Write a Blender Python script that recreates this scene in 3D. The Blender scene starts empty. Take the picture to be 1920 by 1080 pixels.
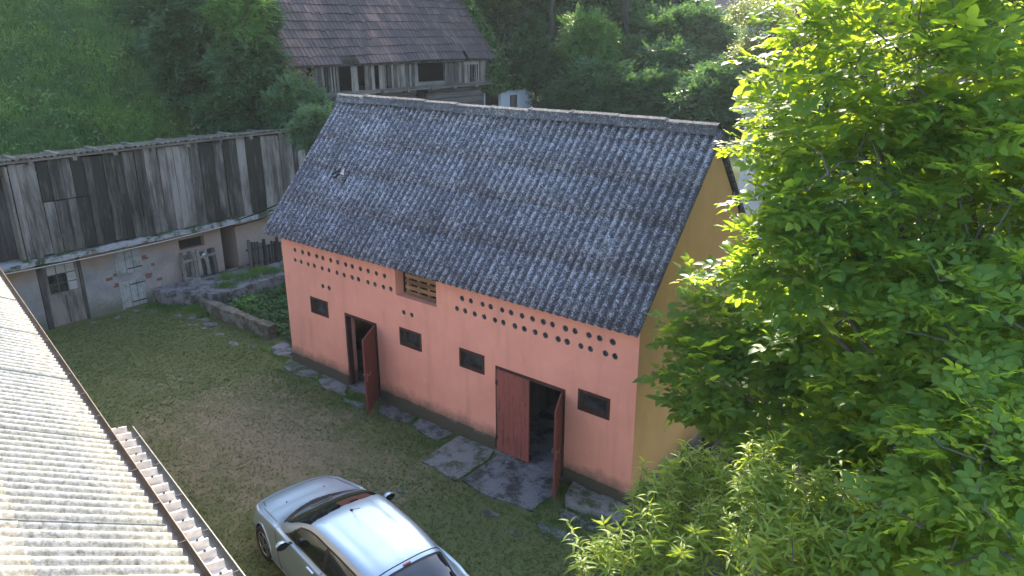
import bpy, bmesh, math, random
import numpy as np
from mathutils import Vector, Matrix, Euler
S = bpy.context.scene
COL = S.collection
rnd = random.Random(7)
rng = np.random.default_rng(11)
R = math.radians

# ---------------------------------------------------------------- camera, sky, sun, exposure
CP = Vector((16.344, -10.658, 8.585)); FPX = 1384.0; YAW = -0.6798; PIT = -0.333
cam = bpy.data.cameras.new('camera'); camo = bpy.data.objects.new('camera', cam); COL.objects.link(camo)
camo.location = CP; camo.rotation_euler = Euler((math.pi/2 + PIT, 0, -YAW), 'XYZ')
cam.sensor_width = 36; cam.lens = FPX/1920*36; cam.clip_start = .1; cam.clip_end = 2000
S.camera = camo
SUN_AZ = R(-28); SUN_EL = R(29)          # azimuth from +Y towards +X
w = bpy.data.worlds.new('World'); S.world = w; w.use_nodes = True
sky = w.node_tree.nodes.new('ShaderNodeTexSky'); sky.sky_type = 'NISHITA'; sky.sun_disc = False
sky.sun_elevation = SUN_EL; sky.sun_rotation = SUN_AZ; sky.air_density = .9; sky.dust_density = 1.4; sky.ozone_density = 1.0
bg = w.node_tree.nodes['Background']; bg.inputs['Strength'].default_value = .15
w.node_tree.links.new(sky.outputs[0], bg.inputs[0])
sl = bpy.data.lights.new('sun', 'SUN'); sl.energy = 3.2; sl.angle = R(.5); sl.color = (1, .90, .72)
so = bpy.data.objects.new('sun', sl); COL.objects.link(so); so.location = (-20, 30, 40)
sd = Vector((math.sin(SUN_AZ)*math.cos(SUN_EL), math.cos(SUN_AZ)*math.cos(SUN_EL), math.sin(SUN_EL)))
so.rotation_euler = sd.to_track_quat('Z', 'Y').to_euler()
S.view_settings.view_transform = 'Standard'; S.view_settings.look = 'None'
S.view_settings.exposure = 2.5; S.view_settings.gamma = 1
S.cycles.use_denoising = True
S.cycles.max_bounces = 8; S.cycles.transparent_max_bounces = 8; S.cycles.caustics_reflective = False; S.cycles.caustics_refractive = False
_f = Vector((math.sin(YAW)*math.cos(PIT), math.cos(YAW)*math.cos(PIT), math.sin(PIT)))
_r = Vector((math.cos(YAW), -math.sin(YAW), 0)); _u = _r.cross(_f)
def atdep(u, v, dep):                     # pixel of the 1920 photograph and depth -> point
    return CP + (_f*FPX + _r*(u-960) + _u*(540-v))/FPX*dep
def atz(u, v, z):
    d = _f*FPX + _r*(u-960) + _u*(540-v); return CP + d*((z-CP.z)/d.z)

# ---------------------------------------------------------------- helpers
W = {}
def tag(o, label=None, cat=None, group=None, kind=None):
    if label: o['label'] = label
    if cat: o['category'] = cat
    if group: o['group'] = group
    if kind: o['kind'] = kind
    return o
def put(name, me, parent=None, loc=None, rot=None, scale=None, org=True):
    o = bpy.data.objects.new(name, me); COL.objects.link(o)
    l = Vector(loc) if loc is not None else Vector((0, 0, 0))
    W[o] = l.copy()
    if parent is not None:
        o.parent = parent; o.location = l - W[parent]
    else: o.location = l
    if rot is not None: o.rotation_euler = rot
    if scale is not None: o.scale = scale
    return o
def thing(name, label, cat, loc=(0, 0, 0), group=None, local=False, rotz=0):
    o = bpy.data.objects.new(name, None); COL.objects.link(o); o.location = loc; o.empty_display_size = .3
    o.rotation_euler = (0, 0, rotz)
    W[o] = Vector((0, 0, 0)) if local else Vector(loc)
    return tag(o, label, cat, group)
class MB:
    def __init__(s): s.V = []; s.F = []; s.M = []
    def add(s, v, f, m=0):
        n = len(s.V); s.V += [tuple(p) for p in v]; s.F += [tuple(i+n for i in q) for q in f]; s.M += [m]*len(f); return s
    def box(s, x0, x1, y0, y1, z0, z1, m=0):
        return s.add([(x0,y0,z0),(x1,y0,z0),(x1,y1,z0),(x0,y1,z0),(x0,y0,z1),(x1,y0,z1),(x1,y1,z1),(x0,y1,z1)],
                     [(0,3,2,1),(4,5,6,7),(0,1,5,4),(1,2,6,5),(2,3,7,6),(3,0,4,7)], m)
    def bar(s, a, b, wx, wy, up=(0,0,1), m=0):
        a = Vector(a); b = Vector(b); d = (b-a).normalized(); u = Vector(up)
        if abs(d.dot(u)) > .99: u = Vector((1,0,0))
        p = d.cross(u).normalized()*wx/2; q = d.cross(p).normalized()*wy/2
        v = [a-p-q, a+p-q, a+p+q, a-p+q, b-p-q, b+p-q, b+p+q, b-p+q]
        return s.add(v, [(0,3,2,1),(4,5,6,7),(0,1,5,4),(1,2,6,5),(2,3,7,6),(3,0,4,7)], m)
    def tube(s, pts, rad, n=8, cap=True, m=0):
        pts = [Vector(p) for p in pts]; k = len(pts); rr = rad if isinstance(rad, (list, tuple)) else [rad]*k
        t0 = (pts[1]-pts[0]).normalized(); u = t0.orthogonal().normalized(); vs = []
        for i, p in enumerate(pts):
            t = (pts[min(i+1, k-1)]-pts[max(i-1, 0)]).normalized()
            u = (u - t*u.dot(t)).normalized(); q = t.cross(u)
            for j in range(n):
                a = 2*math.pi*j/n; vs.append(p + (u*math.cos(a)+q*math.sin(a))*rr[i])
        fs = [(i*n+j, i*n+(j+1)%n, (i+1)*n+(j+1)%n, (i+1)*n+j) for i in range(k-1) for j in range(n)]
        if cap: fs += [tuple(range(n-1, -1, -1)), tuple((k-1)*n+j for j in range(n))]
        return s.add(vs, fs, m)
    def prism(s, poly, z0, z1, m=0):
        n = len(poly); v = [(x,y,z0) for x,y in poly]+[(x,y,z1) for x,y in poly]
        return s.add(v, [tuple(range(n-1,-1,-1)), tuple(range(n,2*n))]+[(i,(i+1)%n,n+(i+1)%n,n+i) for i in range(n)], m)
    def mesh(s, name, mats, smooth=False, bevel=0):
        me = bpy.data.meshes.new(name); me.from_pydata(s.V, [], s.F)
        for mm in (mats if isinstance(mats, (list, tuple)) else [mats]): me.materials.append(mm)
        if any(s.M): me.polygons.foreach_set('material_index', s.M)
        if bevel:
            b = bmesh.new(); b.from_mesh(me)
            bmesh.ops.bevel(b, geom=list(b.edges), offset=bevel, segments=1, affect='EDGES', clamp_overlap=True); b.to_mesh(me); b.free()
        if smooth: me.polygons.foreach_set('use_smooth', [True]*len(me.polygons))
        me.update(); return me
    def build(s, name, mats, parent=None, smooth=False, bevel=0):
        return put(name, s.mesh(name, mats, smooth, bevel), parent)
def fastmesh(name, V, T, mat, smooth=False):
    me = bpy.data.meshes.new(name); V = np.asarray(V, np.float32); T = np.asarray(T, np.int32)
    me.vertices.add(len(V)); me.vertices.foreach_set('co', V.ravel())
    me.loops.add(T.size); me.loops.foreach_set('vertex_index', T.ravel())
    me.polygons.add(len(T)); me.polygons.foreach_set('loop_start', np.arange(0, T.size, 3, dtype=np.int32))
    me.polygons.foreach_set('loop_total', np.full(len(T), 3, np.int32))
    if smooth: me.polygons.foreach_set('use_smooth', np.ones(len(T), bool))
    me.materials.append(mat); me.update(calc_edges=True); me.validate(); return me
def scatter(tv, tt, Rm, L):               # template verts, tris; Rm (n,3,3) columns are axes incl. scale; L (n,3)
    V = np.einsum('nij,kj->nki', Rm, tv) + L[:, None, :]
    T = (tt[None] + (np.arange(len(L))*len(tv))[:, None, None])
    return V.reshape(-1, 3), T.reshape(-1, 3)
def frames(d, nrm, s):                     # x axis d, z roughly nrm
    d = d/np.linalg.norm(d, axis=1, keepdims=True)
    y = np.cross(nrm, d); y /= np.linalg.norm(y, axis=1, keepdims=True)+1e-9
    z = np.cross(d, y); return np.stack([d, y, z], axis=2)*np.asarray(s).reshape(-1, 1, 1)
def ssn(t): t = min(1, max(0, t)); return t*t*(3-2*t)

# ---------------------------------------------------------------- materials
class NT:
    def __init__(s, name):
        s.m = bpy.data.materials.new(name); s.m.use_nodes = True; s.t = s.m.node_tree; s.b = s.t.nodes['Principled BSDF']
        s.out = s.t.nodes['Material Output']; s._pos = None
    def n(s, typ, **k):
        x = s.t.nodes.new(typ)
        for a, v in k.items(): setattr(x, a, v)
        return x
    def l(s, a, b): s.t.links.new(a, b)
    def pos(s):
        if s._pos is None: s._pos = s.n('ShaderNodeNewGeometry').outputs['Position']
        return s._pos
    def obj(s): return s.n('ShaderNodeTexCoord').outputs['Object']
    def map(s, sc, src=None, loc=(0,0,0)):
        x = s.n('ShaderNodeMapping'); x.inputs['Scale'].default_value = sc; x.inputs['Location'].default_value = loc
        s.l(src or s.pos(), x.inputs[0]); return x.outputs[0]
    def noise(s, scale, det=4, rough=.6, src=None, dist=0):
        x = s.n('ShaderNodeTexNoise'); x.inputs['Scale'].default_value = scale; x.inputs['Detail'].default_value = det
        x.inputs['Roughness'].default_value = rough; x.inputs['Distortion'].default_value = dist; s.l(src or s.pos(), x.inputs['Vector']); return x.outputs['Fac']
    def voro(s, scale, src=None, feat='F1'):
        x = s.n('ShaderNodeTexVoronoi'); x.inputs['Scale'].default_value = scale; x.feature = feat; s.l(src or s.pos(), x.inputs['Vector']); return x.outputs['Distance']
    def ramp(s, fac, *stops):
        x = s.n('ShaderNodeValToRGB'); e = x.color_ramp.elements
        while len(e) < len(stops): e.new(.5)
        for q, (p, c) in zip(e, stops):
            q.position = p; q.color = (c, c, c, 1) if isinstance(c, (int, float)) else (*c, 1)
        s.l(fac, x.inputs[0]); return x.outputs[0]
    def mix(s, fac, a, b, typ='MIX'):
        x = s.n('ShaderNodeMix', data_type='RGBA', blend_type=typ)
        for i, v in ((0, fac), (6, a), (7, b)):
            if isinstance(v, (int, float)): x.inputs[i].default_value = v if i == 0 else (v, v, v, 1)
            elif isinstance(v, tuple): x.inputs[i].default_value = (*v, 1)
            else: s.l(v, x.inputs[i])
        return x.outputs[2]
    def math(s, op, a, b=0.0):
        x = s.n('ShaderNodeMath', operation=op)
        for i, v in ((0, a), (1, b)):
            if isinstance(v, (int, float)): x.inputs[i].default_value = v
            else: s.l(v, x.inputs[i])
        return x.outputs[0]
    def sep(s, src=None):
        x = s.n('ShaderNodeSeparateXYZ'); s.l(src or s.pos(), x.inputs[0]); return x.outputs
    def rand(s): return s.n('ShaderNodeObjectInfo').outputs['Random']
    def island(s): return s.n('ShaderNodeNewGeometry').outputs['Random Per Island']
    def fin(s, col, rough=.85, bump=None, bs=.3, bd=.01, metal=0, spec=.3):
        if isinstance(col, tuple): s.b.inputs['Base Color'].default_value = (*col, 1)
        else: s.l(col, s.b.inputs['Base Color'])
        if isinstance(rough, (int, float)): s.b.inputs['Roughness'].default_value = rough
        else: s.l(rough, s.b.inputs['Roughness'])
        s.b.inputs['Metallic'].default_value = metal; s.b.inputs['Specular IOR Level'].default_value = spec
        if bump is not None:
            x = s.n('ShaderNodeBump'); x.inputs['Strength'].default_value = bs; x.inputs['Distance'].default_value = bd
            s.l(bump, x.inputs['Height']); s.l(x.outputs[0], s.b.inputs['Normal'])
        return s.m
def plaster(name, c1, c2, dirt, zdirt):
    t = NT(name); big = t.noise(.9, 5); fine = t.noise(28, 3); st = t.noise(1, 4, src=t.map((3.5, 3.5, .5)))
    col = t.mix(t.ramp(big, (.35, 0), (.7, 1)), c1, c2); col = t.mix(t.math('MULTIPLY', t.ramp(t.noise(3.2, 6, .7), (.55, 0), (.72, 1)), .35), col, tuple(min(1, q*1.18) for q in c1))
    col = t.mix(t.math('MULTIPLY', t.ramp(st, (.52, 0), (.75, 1)), .22), col, dirt)
    z = t.sep()[2]
    if zdirt:
        h = t.math('ADD', z, t.math('MULTIPLY', t.noise(2.6, 6, .7), -.62))
        col = t.mix(t.math('MULTIPLY', t.ramp(h, (0, 1), (zdirt, 0)), .9), col, dirt)
    return t.fin(col, .9, t.mix(.35, fine, t.noise(7, 4)), .5, .012)
M = {}
M['pink'] = plaster('salmon_plaster', (.74, .315, .215), (.66, .27, .18), (.16, .105, .07), .3)
M['leaflight'] = plaster('leaflight_plaster', (.42, .225, .08), (.36, .19, .068), (.16, .11, .06), .3)  # yellow-green light bounced off the walnut leaves is put into this wall colour
M['plinth'] = plaster('plinth_render', (.21, .145, .11), (.15, .105, .08), (.06, .055, .035), .10)
t = NT('vent_mortar'); M['vent'] = t.fin(t.mix(t.noise(30), (.16, .15, .14), (.07, .065, .06)), .9)
t = NT('vent_depth'); M['ventd'] = t.fin(t.mix(t.noise(40), (.22, .21, .205), (.09, .086, .083)), .95)
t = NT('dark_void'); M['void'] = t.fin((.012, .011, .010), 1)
def lichen(name, dark, pale, tint, sc, cov, wave=0.):
    t = NT(name); p = t.pos(); n1 = t.noise(sc, 4, .7); n2 = t.noise(sc*.28, 4, .7); n3 = t.noise(.5, 4)
    rd = t.rand()
    f = t.math('ADD', t.math('MULTIPLY', n1, .62), t.math('MULTIPLY', n2, .38))
    f = t.math('ADD', f, t.math('MULTIPLY', t.math('SUBTRACT', n3, .5), .12)); f = t.math('ADD', f, t.math('MULTIPLY', t.math('SUBTRACT', rd, .5), .025))
    zl = t.math('MULTIPLY', t.sep(t.obj())[2], wave); f = t.math('ADD', f, zl)
    col = t.ramp(f, (cov-.085, dark), (cov+.01, tint), (cov+.105, pale))
    return t.fin(col, .95, n1, .6, .012)
M['roof'] = lichen('lichen_fibre_cement', (.032, .031, .036), (.32, .32, .34), (.10, .098, .112), 34, .52, 1.8)
M['ridge'] = lichen('lichen_ridge_cap', (.04, .038, .04), (.24, .232, .225), (.08, .077, .078), 34, .52)
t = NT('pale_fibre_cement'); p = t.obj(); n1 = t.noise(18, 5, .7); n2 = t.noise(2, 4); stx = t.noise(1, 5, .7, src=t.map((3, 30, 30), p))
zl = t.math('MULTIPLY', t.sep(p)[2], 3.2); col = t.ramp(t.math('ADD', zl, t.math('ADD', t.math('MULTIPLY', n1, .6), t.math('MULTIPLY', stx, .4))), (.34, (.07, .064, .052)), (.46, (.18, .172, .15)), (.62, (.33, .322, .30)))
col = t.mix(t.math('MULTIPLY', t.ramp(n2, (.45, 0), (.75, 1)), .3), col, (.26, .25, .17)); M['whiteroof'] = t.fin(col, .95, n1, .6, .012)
def wood(name, light, mid, dark, axis=2, contrast=1):
    t = NT(name); sc = [16, 16, 16]; sc[axis] = 1.3; p = t.obj(); rd = t.rand()
    off = t.n('ShaderNodeVectorMath', operation='ADD'); t.l(p, off.inputs[0]); cmb = t.n('ShaderNodeCombineXYZ')
    for i in range(3): t.l(t.math('MULTIPLY', rd, 37+i*11), cmb.inputs[i])
    t.l(cmb.outputs[0], off.inputs[1]); q = off.outputs[0]
    g = t.noise(1, 6, .65, src=t.map(tuple(sc), q), dist=.4); s2 = [2.2]*3; s2[axis] = .7; bl = t.noise(1, 4, .6, src=t.map(tuple(s2), q))
    f = t.math('ADD', t.math('MULTIPLY', g, .45), t.math('MULTIPLY', bl, .55)); f = t.math('ADD', f, t.math('MULTIPLY', t.math('SUBTRACT', rd, .5), .34*contrast))
    col = t.ramp(f, (.37, dark), (.53, mid), (.68, light)); return t.fin(col, .9, g, .5, .008)
M['plank'] = wood('weathered_plank', (.205, .185, .16), (.085, .077, .064), (.017, .018, .013))
M['plankd'] = wood('dark_weathered_plank', (.10, .095, .085), (.055, .05, .045), (.015, .015, .013))
M['log'] = wood('old_log', (.16, .145, .125), (.085, .075, .065), (.03, .028, .024), 1, .5)
M['beam'] = wood('old_beam', (.19, .17, .14), (.11, .10, .085), (.04, .036, .03), 1, .5)
M['galplank'] = wood('gallery_plank', (.20, .18, .15), (.12, .105, .085), (.04, .036, .03))
M['pallet'] = wood('pallet_board', (.40, .22, .10), (.28, .15, .07), (.12, .07, .035), 0, .6)
def redpaint(name, c, c2, c3):
    t = NT(name); p = t.obj(); g = t.noise(1, 6, .7, src=t.map((14, 14, 1.6), p), dist=.5); b = t.noise(1.6, 4, src=p)
    col = t.mix(t.ramp(g, (.52, 0), (.66, 1)), t.mix(b, c, c2), c3); return t.fin(col, .7, g, .4, .006)
M['door'] = redpaint('red_brown_door', (.29, .085, .062), (.22, .066, .05), (.09, .04, .032))
M['door2'] = redpaint('plain_red_brown_door', (.17, .048, .036), (.13, .038, .03), (.10, .032, .025))
M['frame'] = redpaint('dark_brown_frame', (.055, .022, .016), (.04, .017, .013), (.09, .06, .045))
t = NT('dusty_pane'); n = t.noise(3, 5, src=t.obj()); M['pane'] = t.fin(t.mix(t.ramp(n, (.4, 0), (.75, 1)), (.012, .013, .014), (.07, .075, .075)), .16, spec=.5)
t = NT('dirty_white_pane'); M['panew'] = t.fin(t.mix(t.noise(5, 5), (.22, .22, .21), (.5, .5, .48)), .5)
def metal(name, c, r=.4, me=1): t = NT(name); return t.fin(t.mix(t.ramp(t.noise(9, 4), (.4, 0), (.7, 1)), c, tuple(x*.6 for x in c)), r, metal=me)
M['steel'] = metal('dull_steel', (.42, .43, .45)); M['iron'] = metal('rusty_iron', (.05, .035, .03), .7, .3); M['brass'] = metal('pale_handle', (.7, .66, .55), .3)
M['gutter'] = metal('brown_gutter', (.15, .115, .085), .45, .15); M['canopy'] = metal('beige_sheet_metal', (.68, .61, .54), .45, .05); M['gutterd'] = metal('grey_brown_gutter', (.16, .15, .125), .45, .15)
t = NT('old_masonry'); n = t.noise(1.3, 5); f = t.noise(14, 5); zz = t.sep()[2]; yy = t.sep()[1]
col = t.mix(t.ramp(n, (.35, 0), (.65, 1)), (.17, .17, .165), (.28, .275, .255)); 
up = t.ramp(t.math('ADD', zz, t.math('MULTIPLY', t.noise(1.7, 5), .7)), (0, 0), (1, 0)); 
x = t.n('ShaderNodeMapRange'); t.l(t.math('ADD', zz, t.math('MULTIPLY', t.noise(1.7, 5), .8)), x.inputs[0]); x.inputs[1].default_value = 1.9; x.inputs[2].default_value = 2.6; col = t.mix(x.outputs[0], col, (.30, .19, .10))
x = t.n('ShaderNodeMapRange'); t.l(t.math('ADD', yy, t.math('MULTIPLY', n, 1.5)), x.inputs[0]); x.inputs[1].default_value = .3; x.inputs[2].default_value = 2.2; col = t.mix(t.math('MULTIPLY', x.outputs[0], .75), col, (.29, .22, .17))
x = t.n('ShaderNodeMapRange'); t.l(t.math('ADD', zz, t.math('MULTIPLY', f, -.5)), x.inputs[0]); x.inputs[1].default_value = .35; x.inputs[2].default_value = -.1; col = t.mix(t.math('MULTIPLY', x.outputs[0], .8), col, (.09, .10, .06))
col = t.mix(t.ramp(f, (.58, 0), (.74, .55)), col, (.13, .115, .10)); M['masonry'] = t.fin(col, .95, t.mix(.5, f, n), .8, .03)
t = NT('red_brick'); M['brick'] = t.fin(t.mix(t.noise(9, 4), (.20, .09, .06), (.13, .07, .05)), .9, t.noise(40), .4)
def conc(name, a, b, moss, mf):
    t = NT(name); n = t.noise(1.5, 6); f = t.noise(24, 4, .7); col = t.mix(f, a, b)
    col = t.mix(t.ramp(t.noise(2.3, 7, .75), (mf, 0), (mf+.12, 1)), col, moss); return t.fin(col, .95, f, .6, .01)
M['conc'] = conc('old_concrete', (.11, .105, .097), (.26, .25, .238), (.06, .066, .03), .475)
M['concd'] = conc('dark_concrete', (.07, .062, .055), (.25, .24, .245), (.045, .042, .035), .46)
M['mossy'] = conc('mossy_stone', (.09, .075, .06), (.2, .17, .14), (.06, .055, .03), .42)
M['ledge'] = conc('mossy_ledge', (.14, .14, .13), (.42, .42, .42), (.035, .05, .018), .47)
M['whitewash'] = conc('whitewash', (.46, .49, .53), (.62, .65, .68), (.25, .25, .22), .66)
M['housewall'] = conc('pale_house_wall', (.5, .5, .5), (.62, .62, .62), (.4, .4, .38), .7)
t = NT('clay_tile'); rd = t.rand(); n = t.noise(6, 5); st = t.noise(1, 5, .7, src=t.map((2, 22, 2)))
f = t.math('ADD', t.math('MULTIPLY', t.noise(.55, 4), .7), t.math('MULTIPLY', t.n('ShaderNodeNewGeometry').outputs['Random Per Island'], .18)); f = t.math('ADD', f, t.math('MULTIPLY', rd, .16))
f = t.math('ADD', f, t.math('MULTIPLY', t.math('SUBTRACT', st, .5), .5))
col = t.ramp(f, (.45, (.06, .046, .046)), (.6, (.105, .074, .066)), (.74, (.19, .115, .09)), (.88, (.32, .18, .13))); M['tile'] = t.fin(col, .9, n, .5, .01)
# ground
t = NT('yard_ground'); X, Y, Z = t.sep(); n1 = t.noise(.42, 5, .65); n2 = t.noise(2.6, 6, .75); n3 = t.noise(34, 4, .75)
dx = t.math('MULTIPLY', t.math('ADD', X, -3.0), .17); dy = t.math('MULTIPLY', t.math('ADD', Y, 3.1), .36)
dd = t.math('SQRT', t.math('ADD', t.math('MULTIPLY', dx, dx), t.math('MULTIPLY', dy, dy)))
f = t.math('ADD', t.math('MULTIPLY', t.math('SUBTRACT', 1.0, dd), .36), t.math('ADD', t.math('MULTIPLY', n1, .6), t.math('MULTIPLY', n2, .8)))
brown = t.mix(n3, (.155, .12, .068), (.275, .22, .13)); green = t.mix(n3, (.075, .085, .03), (.13, .145, .054))
yard = t.mix(t.ramp(f, (.74, 0), (.97, .95)), green, brown)
hill = t.mix(n3, (.025, .04, .012), (.065, .10, .03)); soil = t.mix(t.ramp(n2, (.4, 0), (.6, 1)), (.04, .034, .02), (.055, .075, .025))
out = t.math('GREATER_THAN', Y, 5.2); out = t.math('MAXIMUM', out, t.math('LESS_THAN', X, -8.6)); col = t.mix(out, yard, hill)
x = t.n('ShaderNodeMapRange'); t.l(t.math('ADD', X, n1), x.inputs[0]); x.inputs[1].default_value = 11.0; x.inputs[2].default_value = 12.2; col = t.mix(x.outputs[0], col, soil)
M['ground'] = t.fin(col, .97, t.mix(.5, n3, n2), .7, .03, spec=.1)
def leafmat(name, c1, c2, tr1, tr2, tf=.42, rough=.45, spec=.4, patch=None):
    t = NT(name); isl = t.island(); col = t.mix(isl, c1, c2); tc = t.mix(isl, tr1, tr2)
    if patch: nz = t.ramp(t.noise(patch[0], 4), (.4, 0), (.62, 1)); col = t.mix(nz, col, patch[1]); tc = t.mix(nz, tc, patch[2])
    t.fin(col, rough, spec=spec); tr = t.n('ShaderNodeBsdfTranslucent'); t.l(tc, tr.inputs[0])
    mx = t.n('ShaderNodeMixShader'); mx.inputs[0].default_value = tf; t.l(t.b.outputs[0], mx.inputs[1]); t.l(tr.outputs[0], mx.inputs[2]); t.l(mx.outputs[0], t.out.inputs[0]); return t.m
M['walnut'] = leafmat('walnut_leaf', (.062, .14, .034), (.125, .205, .042), (.36, .53, .028), (.56, .67, .04), .54, .48, .22)
M['peach'] = leafmat('peach_leaf', (.125, .20, .035), (.215, .275, .055), (.38, .50, .03), (.55, .62, .045), .46, .5, .2)
M['forest'] = leafmat('forest_leaf', (.03, .078, .034), (.06, .12, .05), (.08, .17, .04), (.13, .24, .05), .35, .55, .3)
M['locust'] = leafmat('fresh_leaf', (.06, .15, .035), (.10, .20, .05), (.16, .32, .04), (.22, .40, .05), .38, .5, .3)
M['willow'] = leafmat('pale_leaf', (.11, .16, .045), (.17, .22, .07), (.32, .38, .08), (.42, .48, .10), .4, .5, .3)
M['ivy'] = leafmat('ivy_leaf', (.025, .07, .02), (.06, .125, .03), (.05, .12, .02), (.1, .2, .03), .3, .5, .35)
M['dryvine'] = leafmat('dry_vine_leaf', (.14, .085, .045), (.24, .15, .085), (.16, .09, .04), (.2, .12, .06), .25, .8, .1)
M['hillgrass'] = leafmat('hill_grass', (.10, .19, .04), (.18, .28, .07), (.16, .28, .04), (.24, .38, .06), .38, .7, .15, (.35, (.075, .15, .045), (.11, .21, .05)))
M['yardgrass'] = leafmat('yard_grass', (.085, .108, .033), (.135, .155, .055), (.10, .125, .03), (.13, .165, .04), .4, .7, .1, None)
M['drygrass'] = leafmat('dry_grass', (.17, .135, .075), (.275, .22, .13), (.12, .1, .05), (.2, .16, .08), .25, .8, .1)
M['panicle'] = leafmat('dry_panicle', (.35, .24, .17), (.48, .36, .27), (.3, .2, .14), (.36, .26, .18), .3, .9, .1)
t = NT('bark'); n = t.noise(1, 6, .7, src=t.map((9, 9, 1.5))); M['bark'] = t.fin(t.mix(n, (.04, .035, .028), (.17, .15, .125)), .95, n, .7, .02)
t = NT('dark_bark'); M['barkd'] = t.fin((.03, .027, .022), .95)
t = NT('green_twig'); M['twig'] = t.fin((.10, .085, .04), .8)
# car
t = NT('silver_paint'); t.fin((.30, .385, .44), .36, metal=.6, spec=.5); t.b.inputs['Coat Weight'].default_value = .35; t.b.inputs['Coat Roughness'].default_value = .06; M['paint'] = t.m
t = NT('tinted_glass'); t.fin((.006, .008, .008), .02, spec=.6); t.b.inputs['Coat Weight'].default_value = .6; t.b.inputs['Coat Roughness'].default_value = .01; M['carglass'] = t.m
t = NT('black_trim'); M['trim'] = t.fin((.012, .012, .013), .4); t = NT('rubber'); M['rubber'] = t.fin((.018, .018, .018), .85)
t = NT('alloy'); M['alloy'] = t.fin((.3, .31, .32), .35, metal=.9); t = NT('lamp_lens'); M['lens'] = t.fin((.5, .52, .55), .06, spec=.6); t = NT('red_lens'); M['redlens'] = t.fin((.25, .01, .01), .1)
t = NT('cable_grey'); M['cable'] = t.fin((.33, .32, .27), .6); t = NT('cable_black'); M['cableb'] = t.fin((.012, .012, .014), .6)
# ================================================================ SETTING
def hgt(x, y):
    x = np.asarray(x, float); y = np.asarray(y, float)
    s = lambda t: (lambda q: q*q*(3-2*q))(np.clip(t, 0, 1))
    hl = 2.5*s((-9.6-x)/2.4) + .60*np.maximum(0, -12.2-x)
    hl = np.where(hl > 24, 24+.1*(hl-24), hl)
    bk = s((y-6.2)/8)*(.9+2.6*s((3-x)/9)) + .13*np.maximum(0, y-24)
    rip = .25*np.sin(x*.7+1.3*np.sin(y*.31))*np.cos(y*.53) + .12*np.sin(x*1.9)*np.sin(y*1.7)
    h = np.maximum(hl, bk); return h + rip*np.clip(h/2.5, 0, 1)
xs = np.concatenate([np.linspace(-300, -60, 13)[:-1], np.linspace(-60, 40, 168)[:-1], np.linspace(40, 300, 14)])
ys = np.concatenate([np.linspace(-300, -30, 13)[:-1], np.linspace(-30, 60, 151)[:-1], np.linspace(60, 300, 13)])
XX, YY = np.meshgrid(xs, ys, indexing='ij'); ZZ = hgt(XX, YY); nx, ny = XX.shape
i = np.arange(nx*ny).reshape(nx, ny); a, b, c, d = i[:-1, :-1].ravel(), i[1:, :-1].ravel(), i[1:, 1:].ravel(), i[:-1, 1:].ravel()
gm = fastmesh('ground', np.stack([XX.ravel(), YY.ravel(), ZZ.ravel()], 1), np.concatenate([np.stack([a, b, c], 1), np.stack([a, c, d], 1)]), M['ground'], True)
tag(put('ground', gm), kind='structure')

def corr(wd, ln, nw, amp, mat, name='roof_sheet', rows=1, th=.012, seg=6):
    """corrugated sheet: x across the waves from 0 to wd, y up the slope, z out; thick lower and side edges"""
    n = int(round(nw*seg)); v = []; f = []
    prof = [(wd*k/n, amp*math.cos(2*math.pi*k/seg)) for k in range(n+1)]
    for j in range(rows+1):
        for x, z in prof: v.append((x, ln*j/rows, z))
    q = n+1
    f += [(j*q+k, j*q+k+1, (j+1)*q+k+1, (j+1)*q+k) for j in range(rows) for k in range(n)]
    bl = len(v)
    for x, z in prof: v.append((x, 0, z-th))
    f += [(k+1, k, bl+k, bl+k+1) for k in range(n)]
    tl = len(v); v += [(0, ln, prof[0][1]-th), (wd, ln, prof[-1][1]-th)]
    f += [(0, rows*q, tl, bl), (rows*q+n, n, bl+n, tl+1)]
    me = bpy.data.meshes.new(name); me.from_pydata(v, [], f); me.materials.append(mat)
    me.polygons.foreach_set('use_smooth', [k < rows*n for k in range(len(f))]); me.update(); return me

def slab_poly(pts, seed, jit=.05, sub=3):
    r = random.Random(seed); o = []
    for k, p in enumerate(pts):
        q = pts[(k+1) % len(pts)]
        for s in range(sub):
            t = s/sub; o.append((p[0]+(q[0]-p[0])*t+r.uniform(-jit, jit), p[1]+(q[1]-p[1])*t+r.uniform(-jit, jit)))
    return o
pave = thing('pavement', None, None, (5, -.7, 0)); tag(pave, kind='structure'); del_ = None
SL = [('conc', [(6.35,-1.36),(6.25,-.06),(7.28,-.06),(7.4,-.56),(7.40,-1.40)], .05),
      ('concd', [(7.46,-.06),(9.0,-.06),(9.2,-.62),(9.18,-1.2),(8.2,-1.38),(7.5,-1.3)], .035),
      ('conc', [(9.3,-.07),(10.62,-.05),(10.66,-.58),(9.62,-.70)], .13),
      ('concd', [(9.5,-.80),(10.4,-.74),(10.5,-.95),(9.8,-1.1)], .015),
      ('concd', [(9.3,-1.38),(10.3,-1.28),(10.5,-1.5),(9.7,-1.58)], .012),
      ('conc', [(-.15,-.05),(1.18,-.05),(1.36,-.26),(.85,-.52),(.1,-.4)], .05),
      ('conc', [(1.42,-.24),(1.3,-.05),(2.3,-.05),(2.72,-.42),(1.94,-.52)], .05),
      ('conc', [(2.72,-.50),(3.5,-.40),(3.7,-.58),(3.04,-.66)], .035),
      ('concd', [(3.75,-.05),(4.9,-.05),(4.95,-.42),(3.9,-.5)], .035),
      ('concd', [(5.0,-.05),(6.1,-.05),(6.05,-.55),(5.1,-.42)], .04),
      ('concd', [(-1.26,.12),(-1.44,.78),(-.64,.42),(-.3,.1),(-.64,-.1)], .05)]
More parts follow.
